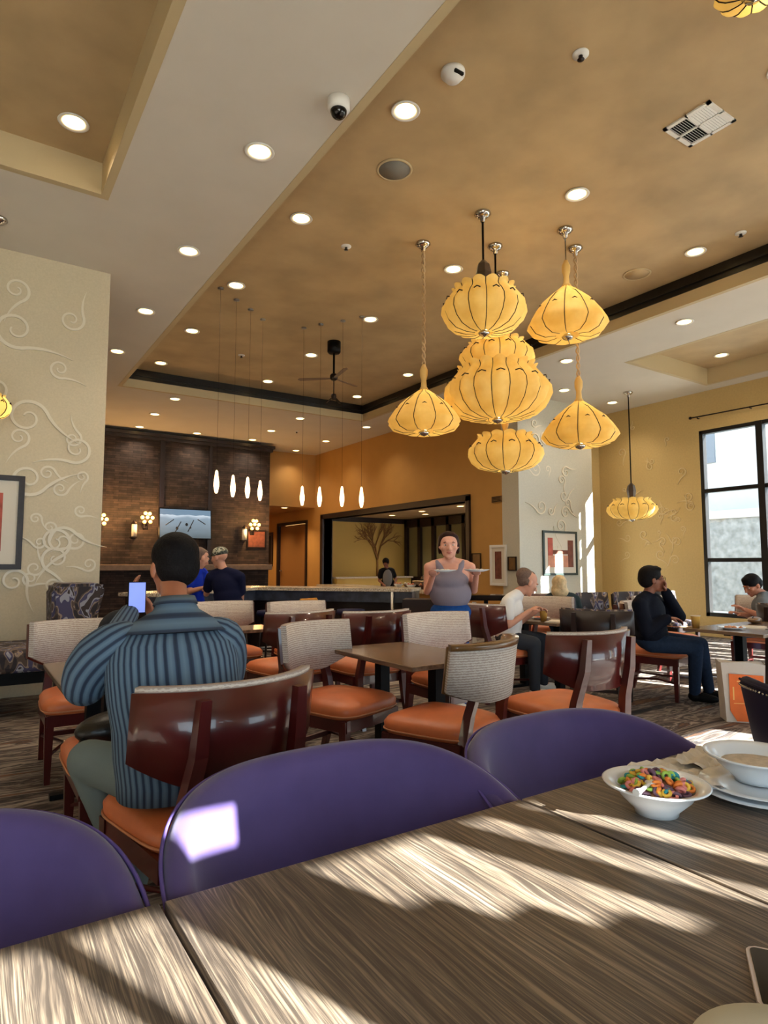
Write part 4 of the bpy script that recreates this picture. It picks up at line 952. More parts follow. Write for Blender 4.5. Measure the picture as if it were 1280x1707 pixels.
# tub chairs
def tub(x, y, deg, label, m='purple', pipe='purple_pipe', nails=False, rise=0, half=.43, depth=.38):
    r = empty('tub_chair', (x, y, 0), math.radians(deg), label, 'armchair', 'upholstered tub chairs')
    n = 48; rings = []; pipe_pts = []
    def top(u): return .865+rise-.155*abs(u)**2.6
    for i in range(n+1):
        u = -1+2*i/n; th = u*PI/2
        e = .8; cx = math.copysign(abs(math.sin(th))**e, th)*half; cy = (abs(math.cos(th))**e)*depth
        nrm = Vector((cx/half**2, cy/depth**2 + 1e-6, 0)).normalized(); c = Vector((cx, cy, 0)); t = top(u); th_ = .035
        sec = []
        for (o, z) in ((-th_, .38), (-th_*1.05, .6), (-th_*.9, t-.03), (-th_*.5, t-.006), (0, t), (th_*.5, t-.006), (th_*.9, t-.03), (th_*.7, .6), (th_*.1, .30), (-th_*.6, .30)):
            flare = (z-.3)*.14
            sec.append(c+nrm*(o+flare-.06)+Vector((0, 0, z)))
        rings.append(sec); pipe_pts.append(c+nrm*(th_*.8+(t-.3)*.14-.06)+Vector((0, 0, t-.014)))
    mb = MB(); mb.rings(rings); sh = mb.build('back_shell', m, r)
    MB().tube(pipe_pts, .0045, 6).build('piping', pipe, sh)
    mb = MB(); seat = []
    for z, ins in ((.34, .0), (.44, 0), (.47, .02), (.475, .08)):
        seat.append([Vector((math.cos(a)*(half-.12-ins), (math.sin(a)*(depth-.10-ins) if math.sin(a) > 0 else math.sin(a)*(.12-ins*.3)), z)) for a in [2*PI*k/32 for k in range(32)]])
    mb.rings(seat); mb.build('seat', m, r)
    MB().lathe([(0, .30), (half*.62, .30), (half*.6, .26), (0, .26)], 24, c=(0, .12, 0)).build('base', 'dark_wood', r)
    for a, b in ((-.24, -.04), (.24, -.04), (-.2, .3), (.2, .3)): MB().tube([(a, b, .28), (a*1.1, b*1.05, 0)], [.022, .014], 8).build('leg', 'dark_wood', r)
    if nails:
        mb = MB()
        for p in [pipe_pts[0]]: pass
        for i in range(0, len(pipe_pts)-1):
            for k in range(2):
                q = pipe_pts[i].lerp(pipe_pts[i+1], k/2); mb.ball(q+Vector((0, 0, -.022)), .006, 1)
        mb.build('nail_heads', 'chrome', r)
    return r
tub(-.15, 1.16, 0, 'purple tub chair at the lower left, its back above the left table')
tub(.79, 1.15, 0, 'purple tub chair in the middle with a patch of sunlight on its back')
tub(1.64, 1.12, 0, 'dark purple tub chair behind the bowl of cereal', depth=.42, rise=-.022, half=.46)
tub(3.05, 1.07, 55, 'navy tub chair with bright nail heads at the right edge', 'navy_up', 'navy_up', True)

# ------------------------------------------------------------ tableware in front
bw = empty('cereal_bowl', (1.425, .955, .75), .2, 'white wide rimmed bowl of coloured ring cereal', 'bowl')
MB().lathe([(0, .006), (.042, .006), (.045, 0), (.050, .0), (.052, .010), (.083, .040), (.094, .060), (.122, .069), (.124, .073), (.120, .074), (.093, .066), (.080, .045), (.05, .014), (0, .011)], 56).build('bowl', 'white_ceramic', bw)
cer = [mat('cereal '+n_, c_, .7) for n_, c_ in (('orange', (232, 132, 52)), ('yellow', (236, 190, 70)), ('green', (160, 196, 84)), ('teal', (40, 140, 146)), ('pink', (216, 128, 120)), ('violet', (110, 78, 96)))]
rs = random.Random(11)
ringmeshes = []
for k in range(6):
    mb = MB(); n1, n2 = 12, 6; rg = []
    for i in range(n1):
        a = 2*PI*i/n1; rg.append([((.0082+.0042*math.cos(2*PI*j/n2))*math.cos(a), (.0082+.0042*math.cos(2*PI*j/n2))*math.sin(a), .0042*math.sin(2*PI*j/n2)) for j in range(n2)])
    mb.rings(rg+[rg[0]], cap=False); o = mb.build('cereal_ring', cer[k]); ringmeshes.append(o)
cnames = ['orange', 'yellow', 'green', 'teal', 'pink', 'violet']; first = [True]*6
for i in range(100):
    R = .080*math.sqrt(rs.random()); a = rs.random()*2*PI; k = i % 6
    base = .062+.026*(1-(R/.082)**2)
    if first[k]: o = ringmeshes[k]; first[k] = False
    else: o = ringmeshes[k].copy(); col.objects.link(o)
    o.parent = bw; o.location = (R*math.cos(a), R*math.sin(a), base+rs.uniform(-.002, .005)); o.rotation_euler = (rs.uniform(-.9, .9), rs.uniform(-.9, .9), rs.uniform(0, 3))
mb = MB(); mb.lathe([(0, .080), (.05, .072), (.078, .058), (.084, .045)], 24, cap=False); mb.build('cereal_heap', mat('cereal crumbs', (150, 104, 78), .8), bw)['kind'] = 'stuff'
spn = empty('plastic_spoon', (1.425, .955, .75), .2, 'white plastic spoon resting in the cereal bowl', 'spoon')
MB().tube([(-.138, -.012, .083), (-.11, -.012, .082), (-.06, -.010, .084)], [.009, .005, .004], 8).build('handle', 'white_paint', spn)
MB().ball((-.045, -.008, .084), .014, 2, (1.3, 1, .25)).build('bowl', 'white_paint', spn)
bn = MB().ball((1.445, .985, .826), .016, 2, (1.3, 1, .6)).build('banana_slice', 'paper'); tag(bn, 'pale slice on top of the cereal', 'fruit slice')

for i, (z, R, l) in enumerate([(.75, .150, 'lower white plate of the stack under the white bowl'), (.7640, .140, 'upper white plate of the stack under the white bowl')]):
    plate_(1.745, .87, z, R, l)
b2 = empty('soup_bowl', (1.79, .895, .775), 0, 'white wide bowl standing on the stacked plates', 'bowl')
MB().lathe([(0, .003), (.05, .003), (.052, 0), (.056, .0), (.060, .008), (.095, .040), (.106, .058), (.130, .066), (.131, .070), (.128, .071), (.104, .064), (.09, .042), (.055, .014), (0, .010)], 56).build('bowl', 'white_ceramic', b2)
MB().lathe([(0, .044), (.088, .044), (.09, .041), (0, .040)], 40).build('oatmeal', mat('pale oatmeal', (206, 192, 172), .6, var=.15, vscale=60, bump=.5, bscale=90), b2)
nk = empty('paper_napkin', (1.80, 1.07, .752), -.35, 'crumpled paper napkins behind the white bowl', 'napkin')
mb = MB(); G = 10
for q, (ox, oy, rot, hh) in enumerate([(-.08, .0, .1, .012), (.07, .02, .5, .02)]):
    rg = []
    for i in range(G+1):
        row = []
        for j in range(G+1):
            x = (i/G-.5)*.19; y = (j/G-.5)*.17; z = .004+.006*q+hh*abs(math.sin(i*1.3+q)*math.cos(j*.9+q))
            X = x*math.cos(rot)-y*math.sin(rot)+ox; Y = x*math.sin(rot)+y*math.cos(rot)+oy; row.append((X, Y, z))
        rg.append(row)
    mb.rings(rg, close=False, cap=False, smooth=False)
mb.build('napkin', 'paper', nk)
fk = empty('fork', (1.555, .96, .777), -.55, 'steel fork leaning across the stacked plates', 'fork')
MB().tube([(-.12, .0, .018), (-.02, 0, .012), (.04, 0, .006)], [.004, .003, .003], 6).build('handle', 'steel', fk)
mb = MB(); mb.box(.04, .065, -.011, .011, .004, .007); [mb.box(.065, .10, -.011+k*.0065, -.0085+k*.0065, .004, .006) for k in range(4)]; mb.build('tines', 'steel', fk)

ph = empty('mobile_phone', (.997, .478, .75), math.radians(-57), 'phone in a pale case with a black screen at the right edge', 'phone')
def rrect(w_, h_, r_, n=6):
    out = []
    for cx, cy, a0 in ((w_/2-r_, h_/2-r_, 0), (-w_/2+r_, h_/2-r_, PI/2), (-w_/2+r_, -h_/2+r_, PI), (w_/2-r_, -h_/2+r_, 1.5*PI)):
        for k in range(n+1): a = a0+k*PI/2/n; out.append((cx+r_*math.cos(a), cy+r_*math.sin(a)))
    return out
MB().prism(rrect(.078, .155, .014), 0, .0095, .0015).build('case', mat('pale phone case', (206, 192, 184), .4), ph)
MB().prism(rrect(.067, .144, .010), .0095, .0105).build('screen', 'blackgloss', ph)
pd_ = empty('round_dish', (.82, .375, .75), 0, 'round pale dish cut off at the bottom right corner', 'dish')
MB().lathe([(0, 0), (.08, 0), (.115, .018), (.119, .021), (.117, .023), (.08, .012), (0, .011)], 56).build('dish', 'tan_lid', pd_)
MB().ball((-.018, .03, .013), .0022, 1).build('crumb', 'black', pd_)

# ------------------------------------------------------------ people
_F = Vector((math.sin(YAW)*math.cos(PITCH), math.cos(YAW)*math.cos(PITCH), math.sin(PITCH))); _R = Vector((math.cos(YAW), -math.sin(YAW), 0)); _U = _R.cross(_F)
def at(px, py, d):
    """point of the place whose distance along the view is d metres, measured from the photograph"""
    return Vector((0, 0, 1.35))+(_F+_R*((px-640)/FPX)-_U*((py-853.5)/FPX))*d
def cap(mb, p0, p1, r0, r1, n=14):
    p0 = Vector(p0); p1 = Vector(p1); mb.ball(p0, r0, 2); mb.ball(p1, r1, 2)
    if (p1-p0).length > 1e-4: mb.tube([p0, p0.lerp(p1, .5), p1], [r0, (r0+r1)/2, r1], n)
def ell(mb, c, rx, ry, rz, rot=None): mb.ball(c, 1, 3, (rx, ry, rz), rot)
def fuse(mb, name, m, parent, vox, smooth=4):
    o = mb.build(name, m, parent)
    a = o.modifiers.new('r', 'REMESH'); a.mode = 'VOXEL'; a.voxel_size = vox
    b = o.modifiers.new('s', 'SMOOTH'); b.factor = .6; b.iterations = smooth
    dg = bpy.context.evaluated_depsgraph_get(); me = bpy.data.meshes.new_from_object(o.evaluated_get(dg)); o.modifiers.clear()
    old = o.data; o.data = me; bpy.data.meshes.remove(old)
    for p in o.data.polygons: p.use_smooth = True
    return o
def frame(fwd, up=Vector((0, 0, 1))):
    f = Vector(fwd).normalized(); r = f.cross(Vector(up)).normalized(); u = r.cross(f)
    return Matrix((r, f, u)).transposed()      # columns: right, forward, up
def hand(mb, wrist, dirv, palm, curl=.5, s=1.0, thumb_side=1):
    d = Vector(dirv).normalized(); n = Vector(palm); n = (n-d*n.dot(d)).normalized(); side = d.cross(n)*thumb_side
    w_ = Vector(wrist); rot = Matrix((side, d, n)).transposed()
    ell(mb, w_+d*.045*s, .040*s, .052*s, .016*s, rot)
    for k, L in enumerate((.072, .082, .077, .060)):
        off = side*(.030-.020*k)*s; p = w_+d*.085*s+off; a = 0
        for j, seg in enumerate((.42, .33, .25)):
            a += curl*(.7 if j == 0 else .9); q = p+(d*math.cos(a)+n*math.sin(a))*L*seg*s; cap(mb, p, q, (.0095-.001*j)*s, (.0088-.001*j)*s, 8); p = q
    p = w_+side*.030*s+d*.02*s; q = p+(side*.6+d*.6+n*.35).normalized()*.036*s; r2 = q+(d*.85+n*.45-side*.1).normalized()*.030*s
    cap(mb, p, q, .0125*s, .0105*s, 8); cap(mb, q, r2, .0105*s, .0085*s, 8)
def head(mb, c, fwd, up=(0, 0, 1), s=1.0, jaw=1.0, wide=1.0):
    M3 = frame(fwd, Vector(up)) @ Matrix.Diagonal((wide, 1, 1)); c = Vector(c); T = lambda p: c+M3 @ (Vector(p)*s)
    def E_(p, a, b, cc): mb.ball(T(p), 1, 3, (a*s, b*s, cc*s), M3)
    E_((0, -.014, .038), .076, .094, .084); E_((0, .018, -.012), .066, .078, .080); E_((0, .034, -.062), .050*jaw, .052, .044)
    E_((0, .066, -.088), .024*jaw, .022, .020); E_((0, .084, .034), .046, .014, .013)
    for x in (-1, 1):
        E_((x*.040, .064, -.012), .022, .024, .022); E_((x*.077, -.006, -.008), .010, .020, .031); E_((x*.012, .098, -.026), .010, .012, .009)
    cap(mb, T((0, .090, .018)), T((0, .112, -.020)), .009*s, .0135*s, 10); E_((0, .090, -.052), .022, .012, .010)
    return T, M3
def face_bits(parent, T, M3, s=1.0, brow='hair_black', glasses=False, mouth=True, lip='lips'):
    mb = MB()
    for x in (-1, 1): mb.ball(T((x*.030, .0795, .012)), 1, 2, (.0125*s, .0095*s, .0068*s), M3)
    mb.build('eyes', 'eye', parent)
    mb = MB()
    for x in (-1, 1): mb.ball(T((x*.030, .0872, .012)), .0056*s, 2)
    mb.build('irises', 'iris', parent)
    mb = MB()
    for x in (-1, 1): mb.tube([T((x*.016, .092, .032)), T((x*.032, .090, .037)), T((x*.048, .079, .030))], [.003*s, .0042*s, .002*s], 6)
    mb.build('eyebrows', brow, parent)
    if mouth:
        mb = MB(); mb.tube([T((-.022, .089, -.052)), T((-.008, .098, -.049)), T((0, .099, -.050)), T((.008, .098, -.049)), T((.022, .089, -.052))], [.002*s, .0045*s, .004*s, .0045*s, .002*s], 6)
        mb.tube([T((-.018, .090, -.056)), T((0, .098, -.059)), T((.018, .090, -.056))], [.002*s, .0055*s, .002*s], 6); mb.build('lips', lip, parent)
    if glasses:
        mb = MB()
        for x in (-1, 1):
            pts = [T((x*.033+.026*math.cos(a), .104-.010*abs(x*.033+.026*math.cos(a))*20*.05, .010+.019*math.sin(a))) for a in [2*PI*k/14 for k in range(15)]]; mb.tube(pts, .0022*s, 5, cap=False)
            mb.tube([T((x*.058, .100, .014)), T((x*.079, .0, .006))], .0022*s, 5)
        mb.tube([T((-.008, .106, .014)), T((.008, .106, .014))], .0022*s, 5); mb.build('glasses', 'black', parent)
def hair_cap(parent, T, M3, s=1.0, m='hair_black', thick=1.0, front=0.0, extra=None, name='hair', low=0.0):
    mb = MB()
    def E_(p, a, b, cc): mb.ball(T(p), 1, 3, (a*s, b*s, cc*s), M3)
    t = .008*thick
    E_((0, -.024+front, .050), .077+t, .090+t, .078+t); E_((0, -.046, .012-low), .072+t, .066+t, .076+t)
    E_((0, .030+front, .092), .058, .042, .030+t)
    for p, a, b, cc in (extra or []): E_(p, a, b, cc)
    return fuse(mb, name, m, parent, .009, 3)

def person(label, loc, J, skin, clothes, hands=(), hd=None, vox=.011, group=None):
    """J: named joints in world metres. clothes: function(parent, J)"""
    r = empty('person', loc, 0, label, 'person')
    L = Vector(loc)
    J = {k: Vector(v)-L for k, v in J.items()}
    mb = MB()
    w_, d_ = J.get('_w', Vector((1, 1, 0)))[0] if False else 1, 1
    sh = J['sR']-J['sL']; fw = J['fwd']+L; fw = fw.normalized(); B = frame(fw)
    mid = J['pelvis'].lerp(J['chest'], .5)
    sw = sh.length/.36
    ell(mb, J['pelvis'], .155*sw, .11*sw, .12, B); ell(mb, mid, .14*sw, .10*sw, .15, B); ell(mb, J['chest'], .165*sw, .105*sw, .16, B)
    for q in ('LR' if hd.get('trap', True) else ''): cap(mb, J['neck']+Vector((0, 0, .0)), J['s'+q].lerp(J['neck'], .2)+Vector((0, 0, .012)), .05, .047)
    cap(mb, J['sL'], J['sR'], .052, .052); cap(mb, J['chest'], J['neck'], .075, .055); cap(mb, J['neck'], J['head']+Vector((0, 0, -.03)), .054, .052)
    for q in 'LR':
        mb_ = mb; cap(mb, J['s'+q], J['e'+q], .047, .037); cap(mb, J['e'+q], J['w'+q], .036, .025)
        if 'h'+q in J: cap(mb, J['h'+q], J['k'+q], .078, .052); cap(mb, J['k'+q], J['a'+q], .050, .033); cap(mb, J['a'+q], J['a'+q]+fw*.12+Vector((0, 0, -.045)), .034, .022)
    for (wq, dv, pn, cu, ts) in hands: hand(mb, J[wq], dv, pn, cu, 1.0, ts)
    s = hd.get('s', 1); T, M3 = head(mb, J['head'], hd['fwd'], hd.get('up', (0, 0, 1)), s, hd.get('jaw', 1), hd.get('wide', 1))
    body = fuse(mb, 'body', skin, r, hd.get('vox', .0075), 3)
    clothes(r, J, fw, B, sw)
    return r, T, M3, J
def shirt(parent, J, fw, B, sw, m, hem=-.06, sleeve=.55, long_=False, name='shirt', infl=.012, belly=1.0, neck=True, cuff=.05):
    mb = MB(); mid = J['pelvis'].lerp(J['chest'], .5)
    ell(mb, J['pelvis']+Vector((0, 0, .02)), (.158*sw+infl)*belly, (.115*sw+infl)*belly, .12, B); ell(mb, mid, (.145*sw+infl)*belly, (.108*sw+infl)*belly, .16, B); ell(mb, J['chest'], .166*sw+infl, .108*sw+infl, .155+infl, B)
    for q in 'LR': cap(mb, J['neck']+Vector((0, 0, -.012)), J['s'+q].lerp(J['neck'], .2)+Vector((0, 0, .012)), .054+infl*.6, .05+infl)
    cap(mb, J['sL'], J['sR'], .056+infl, .056+infl); cap(mb, J['chest'], J['chest'].lerp(J['neck'], .85), .08, .066)
    for q in 'LR':
        if long_: cap(mb, J['s'+q], J['e'+q], .054+infl, .046+infl); cap(mb, J['e'+q], J['e'+q].lerp(J['w'+q], .92), .045+infl, .030+infl)
        elif sleeve: cap(mb, J['s'+q], J['s'+q].lerp(J['e'+q], sleeve), .054+infl, .052+infl)
    return fuse(mb, name, m, parent, .011, 9)
def pants(parent, J, fw, B, sw, m, to=1.0, name='trousers', infl=.012):
    mb = MB(); ell(mb, J['pelvis']+Vector((0, 0, -.02)), .160*sw+infl, .118*sw+infl, .115, B)
    for q in 'LR':
        cap(mb, J['h'+q], J['k'+q], .086+infl, .060+infl)
        if to > 0: cap(mb, J['k'+q], J['k'+q].lerp(J['a'+q], to), .058+infl, .046+infl*.6)
    return fuse(mb, name, m, parent, .012, 4)
def shoes(parent, J, fw, m):
    for q in 'LR':
        mb = MB(); a = J['a'+q]; M3 = frame(fw); base = Vector((a.x, a.y, .0-parent.location.z*0))
        mb.ball(a+fw*.0+Vector((0, 0, -.035)), 1, 2, (.050, .065, .055), M3); mb.ball(a+fw*.12+Vector((0, 0, -.048)), 1, 2, (.052, .10, .042), M3); mb.ball(a+fw*.07+Vector((0, 0, -.04)), 1, 2, (.048, .09, .050), M3)
        fuse(mb, 'shoe', m, parent, .01, 2)
Z3 = Vector((0, 0, 1))

# --- man in the striped shirt, seen from behind
d0 = 2.55
J = dict(pelvis=(.70, 2.40, .62), chest=(.68, 2.50, .95), neck=(.70, 2.56, 1.165), head=at(289, 948, 2.68),
         sL=(.47, 2.50, 1.045), sR=(.865, 2.48, 1.045), eL=(.395, 2.60, .915), eR=(.935, 2.72, .82), wL=at(222, 1012, 3.04), wR=at(252, 1022, 3.05),
         hL=(.60, 2.42, .58), hR=(.80, 2.42, .58), kL=(.44, 2.80, .575), kR=(.88, 2.88, .56), aL=(.62, 2.74, .10), aR=(.90, 2.98, .10), fwd=(-.05, 1, 0))
loc = (.70, 2.40, 0)
def cl(r, J, fw, B, sw):
    # torso of the shirt lofted in rings so that its ribs follow the body
    def ring(c, rx, ry, n=56, e=.82, tilt=0.0):
        return [Vector((c[0]+math.copysign(abs(math.cos(a))**e, math.cos(a))*rx, c[1]+math.copysign(abs(math.sin(a))**e, math.sin(a))*ry+0, c[2]+math.sin(a)*tilt)) for a in [2*PI*k/n for k in range(n)]]
    px, py = J['pelvis'].x, J['pelvis'].y
    secs = [((px+.01, py-.03, .54), .245, .17), ((px+.01, py-.03, .60), .250, .178), ((px, py-.03, .68), .252, .185), ((px, py, .77), .254, .180), ((px-.01, py+.03, .86), .258, .172), ((px-.012, py+.055, .94), .262, .162), ((px-.012, py+.07, 1.00), .262, .150), ((px-.012, py+.085, 1.055), .252, .130), ((px-.010, py+.10, 1.095), .220, .112)]
    secs = [((c[0]-.012, c[1], c[2]), a*.93, b*.95) for c, a, b in secs]
    mb = MB(); mb.rings([ring(c, a, b) for c, a, b in secs], cap=True); o = mb.build('shirt', 'stripe', r)
    secs = [((px-.010, py+.098, 1.088), .226, .117), ((px-.008, py+.112, 1.118), .180, .102), ((px-.004, py+.13, 1.145), .130, .088), ((px+.0, py+.145, 1.170), .086, .076), ((px+.002, py+.158, 1.205), .068, .070), ((px+.002, py+.162, 1.220), .072, .073), ((px+.0, py+.155, 1.190), .084, .084)]
    mb = MB(); mb.rings([ring(c, a, b, tilt=-.012) for c, a, b in secs], cap=False); mb.build('shirt_yoke', 'stripe_yoke', r)
    for q, out in (('L', -1), ('R', 1)):
        s_, e_, w_ = J['s'+q], J['e'+q], J['w'+q]
        p0 = s_+Vector((-out*.06, .03, .035))
        pts = [p0, s_+Vector((0, 0, .012)), s_.lerp(e_, .3)+Vector((out*.018, 0, .01)), s_.lerp(e_, .65)+Vector((out*.022, 0, .0)), e_+Vector((out*.004, 0, -.01)), e_.lerp(w_, .16)+Vector((0, 0, -.025)), e_.lerp(w_, .5)+Vector((0, 0, -.008)), e_.lerp(w_, .9)]
        rr_ = [.06, .082, .090, .088, .078, .070, .058, .044]; P2, R2 = [], []
        for i in range(len(pts)-1):
            a0, a1, a2, a3 = pts[max(i-1, 0)], pts[i], pts[i+1], pts[min(i+2, len(pts)-1)]
            for k in range(5):
                t = k/5; P2.append(.5*((2*a1)+(a2-a0)*t+(2*a0-5*a1+4*a2-a3)*t*t+(3*a1-a0-3*a2+a3)*t**3)); R2.append(rr_[i]*(1-t)+rr_[i+1]*t)
        MB().tube(P2+[pts[-1]], R2+[rr_[-1]], 40).build('sleeve', 'stripe_arm', r)
    pants(r, J, fw, B, .98, 'trouser', infl=.020); shoes(r, J, fw, 'black')
r, T, M3, Jl = person('large person in a blue striped shirt seated, back to the camera, holding a phone', loc, J, 'skin_tan', cl,
    hands=[('wL', (.0, .35, 1), (1, -.2, 0), .35, -1), ('wR', (-.3, .5, .7), (-1, 0, .2), .4, 1)], hd=dict(fwd=(-.10, 1, -.10), s=1.14, trap=False))
hair_cap(r, T, M3, 1.12, 'hair_black', 1.2, .0, extra=[((0, -.045, -.010), .066, .058, .055)], low=.004)
phn = empty('held_phone', at(228, 996, 2.97), .12, 'phone with a lit blue screen held up by the striped man', 'phone')
MB().box(-.042, .042, -.004, .004, -.075, .075, .003).build('case', 'black', phn); MB().box(-.038, .038, -.0052, -.004, -.070, .070).build('screen', mat('lit phone screen', (130, 150, 230), .3, emis=(130, 150, 232), estr=.8), phn)

# --- woman walking with two plates
W = lambda px, py, dd=0: at(px, py, 6.0+dd)
J = dict(pelvis=W(751, 1012), chest=W(750, 962), neck=W(750, 936), head=W(748, 911, -.03), sL=W(784, 946), sR=W(715, 946), eL=W(790, 984, .05), eR=W(712, 986, .02), wL=W(794, 957, -.28), wR=W(722, 958, -.28),
         hL=W(766, 1020), hR=W(736, 1020), fwd=(-.63, -.77, 0))
gx = W(751, 1012); fwv = Vector((-.63, -.77, 0)); rt_ = Vector((-.77, .63, 0))
J['pelvis'].z = .92; J['hL'] = Vector((gx.x, gx.y, .87))-rt_*.09; J['hR'] = Vector((gx.x, gx.y, .87))+rt_*.09
J['kL'] = J['hL']+fwv*.06+Vector((0, 0, -.40)); J['kR'] = J['hR']-fwv*.02+Vector((0, 0, -.40)); J['aL'] = J['hL']+fwv*.12+Vector((0, 0, -.785)); J['aR'] = J['hR']-fwv*.12+Vector((0, 0, -.785))
def cl(r, J, fw, B, sw):
    mb = MB(); ell(mb, J['pelvis']+Vector((0, 0, .13)), .198, .150, .12, B); ell(mb, J['pelvis'].lerp(J['chest'], .5), .203, .152, .17, B); ell(mb, J['chest']+Vector((0, 0, -.02)), .180, .138, .135, B); ell(mb, J['chest']+fw*.070+Vector((0, 0, -.035)), .150, .080, .085, B)
    for q in 'LR':
        a_ = J['s'+q].lerp(J['neck'], .38)+Vector((0, 0, .028)); cap(mb, J['chest'].lerp(J['s'+q], .35)+fw*.07, a_+fw*.02, .045, .030); cap(mb, J['chest'].lerp(J['s'+q], .35)-fw*.06, a_, .045, .030)
    fuse(mb, 'tank_top', 'cloth_grey', r, .011, 10)
    pants(r, J, fw, B, 1.16, 'denim'); shoes(r, J, fw, 'white_paint')
r, T, M3, Jl = person('woman in a grey tank top and blue jeans walking with two plates', (gx.x, gx.y, 0), J, 'skin_pale', cl,
    hands=[('wL', (-.6, -.7, .1), (0, 0, 1), .3, 1), ('wR', (-.6, -.7, .1), (0, 0, 1), .3, -1)], hd=dict(fwd=(-.6, -.8, -.02), s=1.08, jaw=1.1, wide=1.07))
face_bits(r, T, M3, 1.08, 'hair_brown'); hair_cap(r, T, M3, 1.08, 'hair_brown', 1.5, -.012, extra=[((0, -.07, -.03), .07, .05, .07), ((.074, -.025, -.01), .018, .04, .06), ((-.074, -.025, -.01), .018, .04, .06)])
hwl, hwr = Jl['wL']+Vector((gx.x, gx.y, 0)), Jl['wR']+Vector((gx.x, gx.y, 0))
plate_(hwl.x-.05, hwl.y-.06, hwl.z+.022, .115, 'white plate of food in the woman\'s left hand', 'paper', 'held_plate'); plate_(hwr.x-.04+.07, hwr.y-.06-.05, hwr.z+.024, .115, 'white plate of food in the woman\'s right hand', 'paper', 'held_plate')

# --- bald man in a white tee
W = lambda px, py, dd=0: at(px, py, 6.5+dd)
fv = Vector((.92, -.38, 0))
J = dict(pelvis=W(846, 1062), chest=W(852, 1018), neck=W(864, 988), head=W(879, 972), sL=W(858, 1001, .17), sR=W(846, 1004, -.15), eL=W(868, 1036, .2), eR=W(848, 1042, -.22), wL=W(892, 1020, .1), wR=W(884, 1018, -.12),
         hL=W(848, 1070, .10), hR=W(846, 1072, -.10), kL=W(904, 1066, .14), kR=W(890, 1068, -.2), fwd=fv)
for q in 'LR': J['h'+q] = Vector((J['h'+q].x, J['h'+q].y, .585)); J['k'+q] = Vector((J['k'+q].x, J['k'+q].y, .56)); J['a'+q] = J['k'+q]+Vector((.02, .02, -.46))
J['pelvis'].z = .63; lc = (J['pelvis'].x, J['pelvis'].y, 0)
def cl(r, J, fw, B, sw):
    shirt(r, J, fw, B, sw, 'cloth_white', sleeve=.6, name='tee', belly=1.08); pants(r, J, fw, B, sw, 'dark_shorts', to=.98); shoes(r, J, fw, 'white_paint')
r, T, M3, Jl = person('balding man in a white tee eating at a table in side view', lc, J, 'skin', cl,
    hands=[('wL', (.8, -.3, .35), (-.2, 0, -1), .8, 1), ('wR', (.8, -.2, .4), (-.2, .1, -1), .8, -1)], hd=dict(fwd=(.86, -.30, -.50), s=1.08))
face_bits(r, T, M3, 1.08, 'hair_grey')
hair_cap(r, T, M3, 1.0, 'hair_grey', .4, -.035, extra=[((.062, -.025, .0), .016, .045, .035), ((-.062, -.025, .0), .016, .045, .035)])

# --- man in an ink jacket on the right
W = lambda px, py, dd=0: at(px, py, 6.25+dd)
fv = Vector((.45, -.89, 0))
J = dict(pelvis=W(1086, 1072), chest=W(1082, 1020), neck=W(1080, 992), head=W(1086, 967), sL=W(1094, 1004, .17), sR=W(1066, 1008, -.14), eL=W(1132, 1028, .14), eR=W(1078, 1054, -.22), wL=W(1108, 984, -.02), wR=W(1114, 1030, -.22),
         hL=W(1094, 1082, .1), hR=W(1086, 1086, -.1), kL=W(1168, 1082, .05), kR=W(1160, 1092, -.22), fwd=fv)
for q, a_ in (('L', W(1182, 1160, .0)), ('R', W(1158, 1160, -.1))):
    J['h'+q] = Vector((J['h'+q].x, J['h'+q].y, .585)); J['k'+q] = Vector((J['k'+q].x, J['k'+q].y, .555)); J['a'+q] = Vector((a_.x, a_.y, .10))
J['pelvis'].z = .63; lc = (J['pelvis'].x, J['pelvis'].y, 0)
def cl(r, J, fw, B, sw):
    shirt(r, J, fw, B, sw, 'cloth_ink', long_=True, name='jacket', infl=.022, belly=1.02); pants(r, J, fw, B, sw, 'denim_dark'); shoes(r, J, fw, 'black')
    mb = MB(); ell(mb, J['chest']+fw*.10+Vector((0, 0, -.02)), .05, .05, .13, B); fuse(mb, 'tee_front', mat('slate blue tee', (54, 66, 100), .85), r, .01, 2)
    mb = MB(); mb.tube([J['neck']+B @ Vector((.06*math.cos(a), .055*math.sin(a), -.005+.012*math.sin(a))) for a in [2*PI*k/16 for k in range(17)]], .011, 8, cap=False); mb.build('collar', 'cloth_ink', r)
r, T, M3, Jl = person('man with glasses in an ink dark jacket resting a hand on his mouth', lc, J, 'skin_dark', cl,
    hands=[('wL', (-.25, -.25, .9), (-.6, .6, 0), .75, 1), ('wR', (.7, -.6, -.1), (0, 0, -1), .6, -1)], hd=dict(fwd=(.80, -.60, .0), s=1.08))
face_bits(r, T, M3, 1.08, 'hair_black', glasses=True); hair_cap(r, T, M3, 1.08, 'hair_black', 1.4, .006, low=.0, extra=[((.03, .045, .100), .04, .035, .022)])

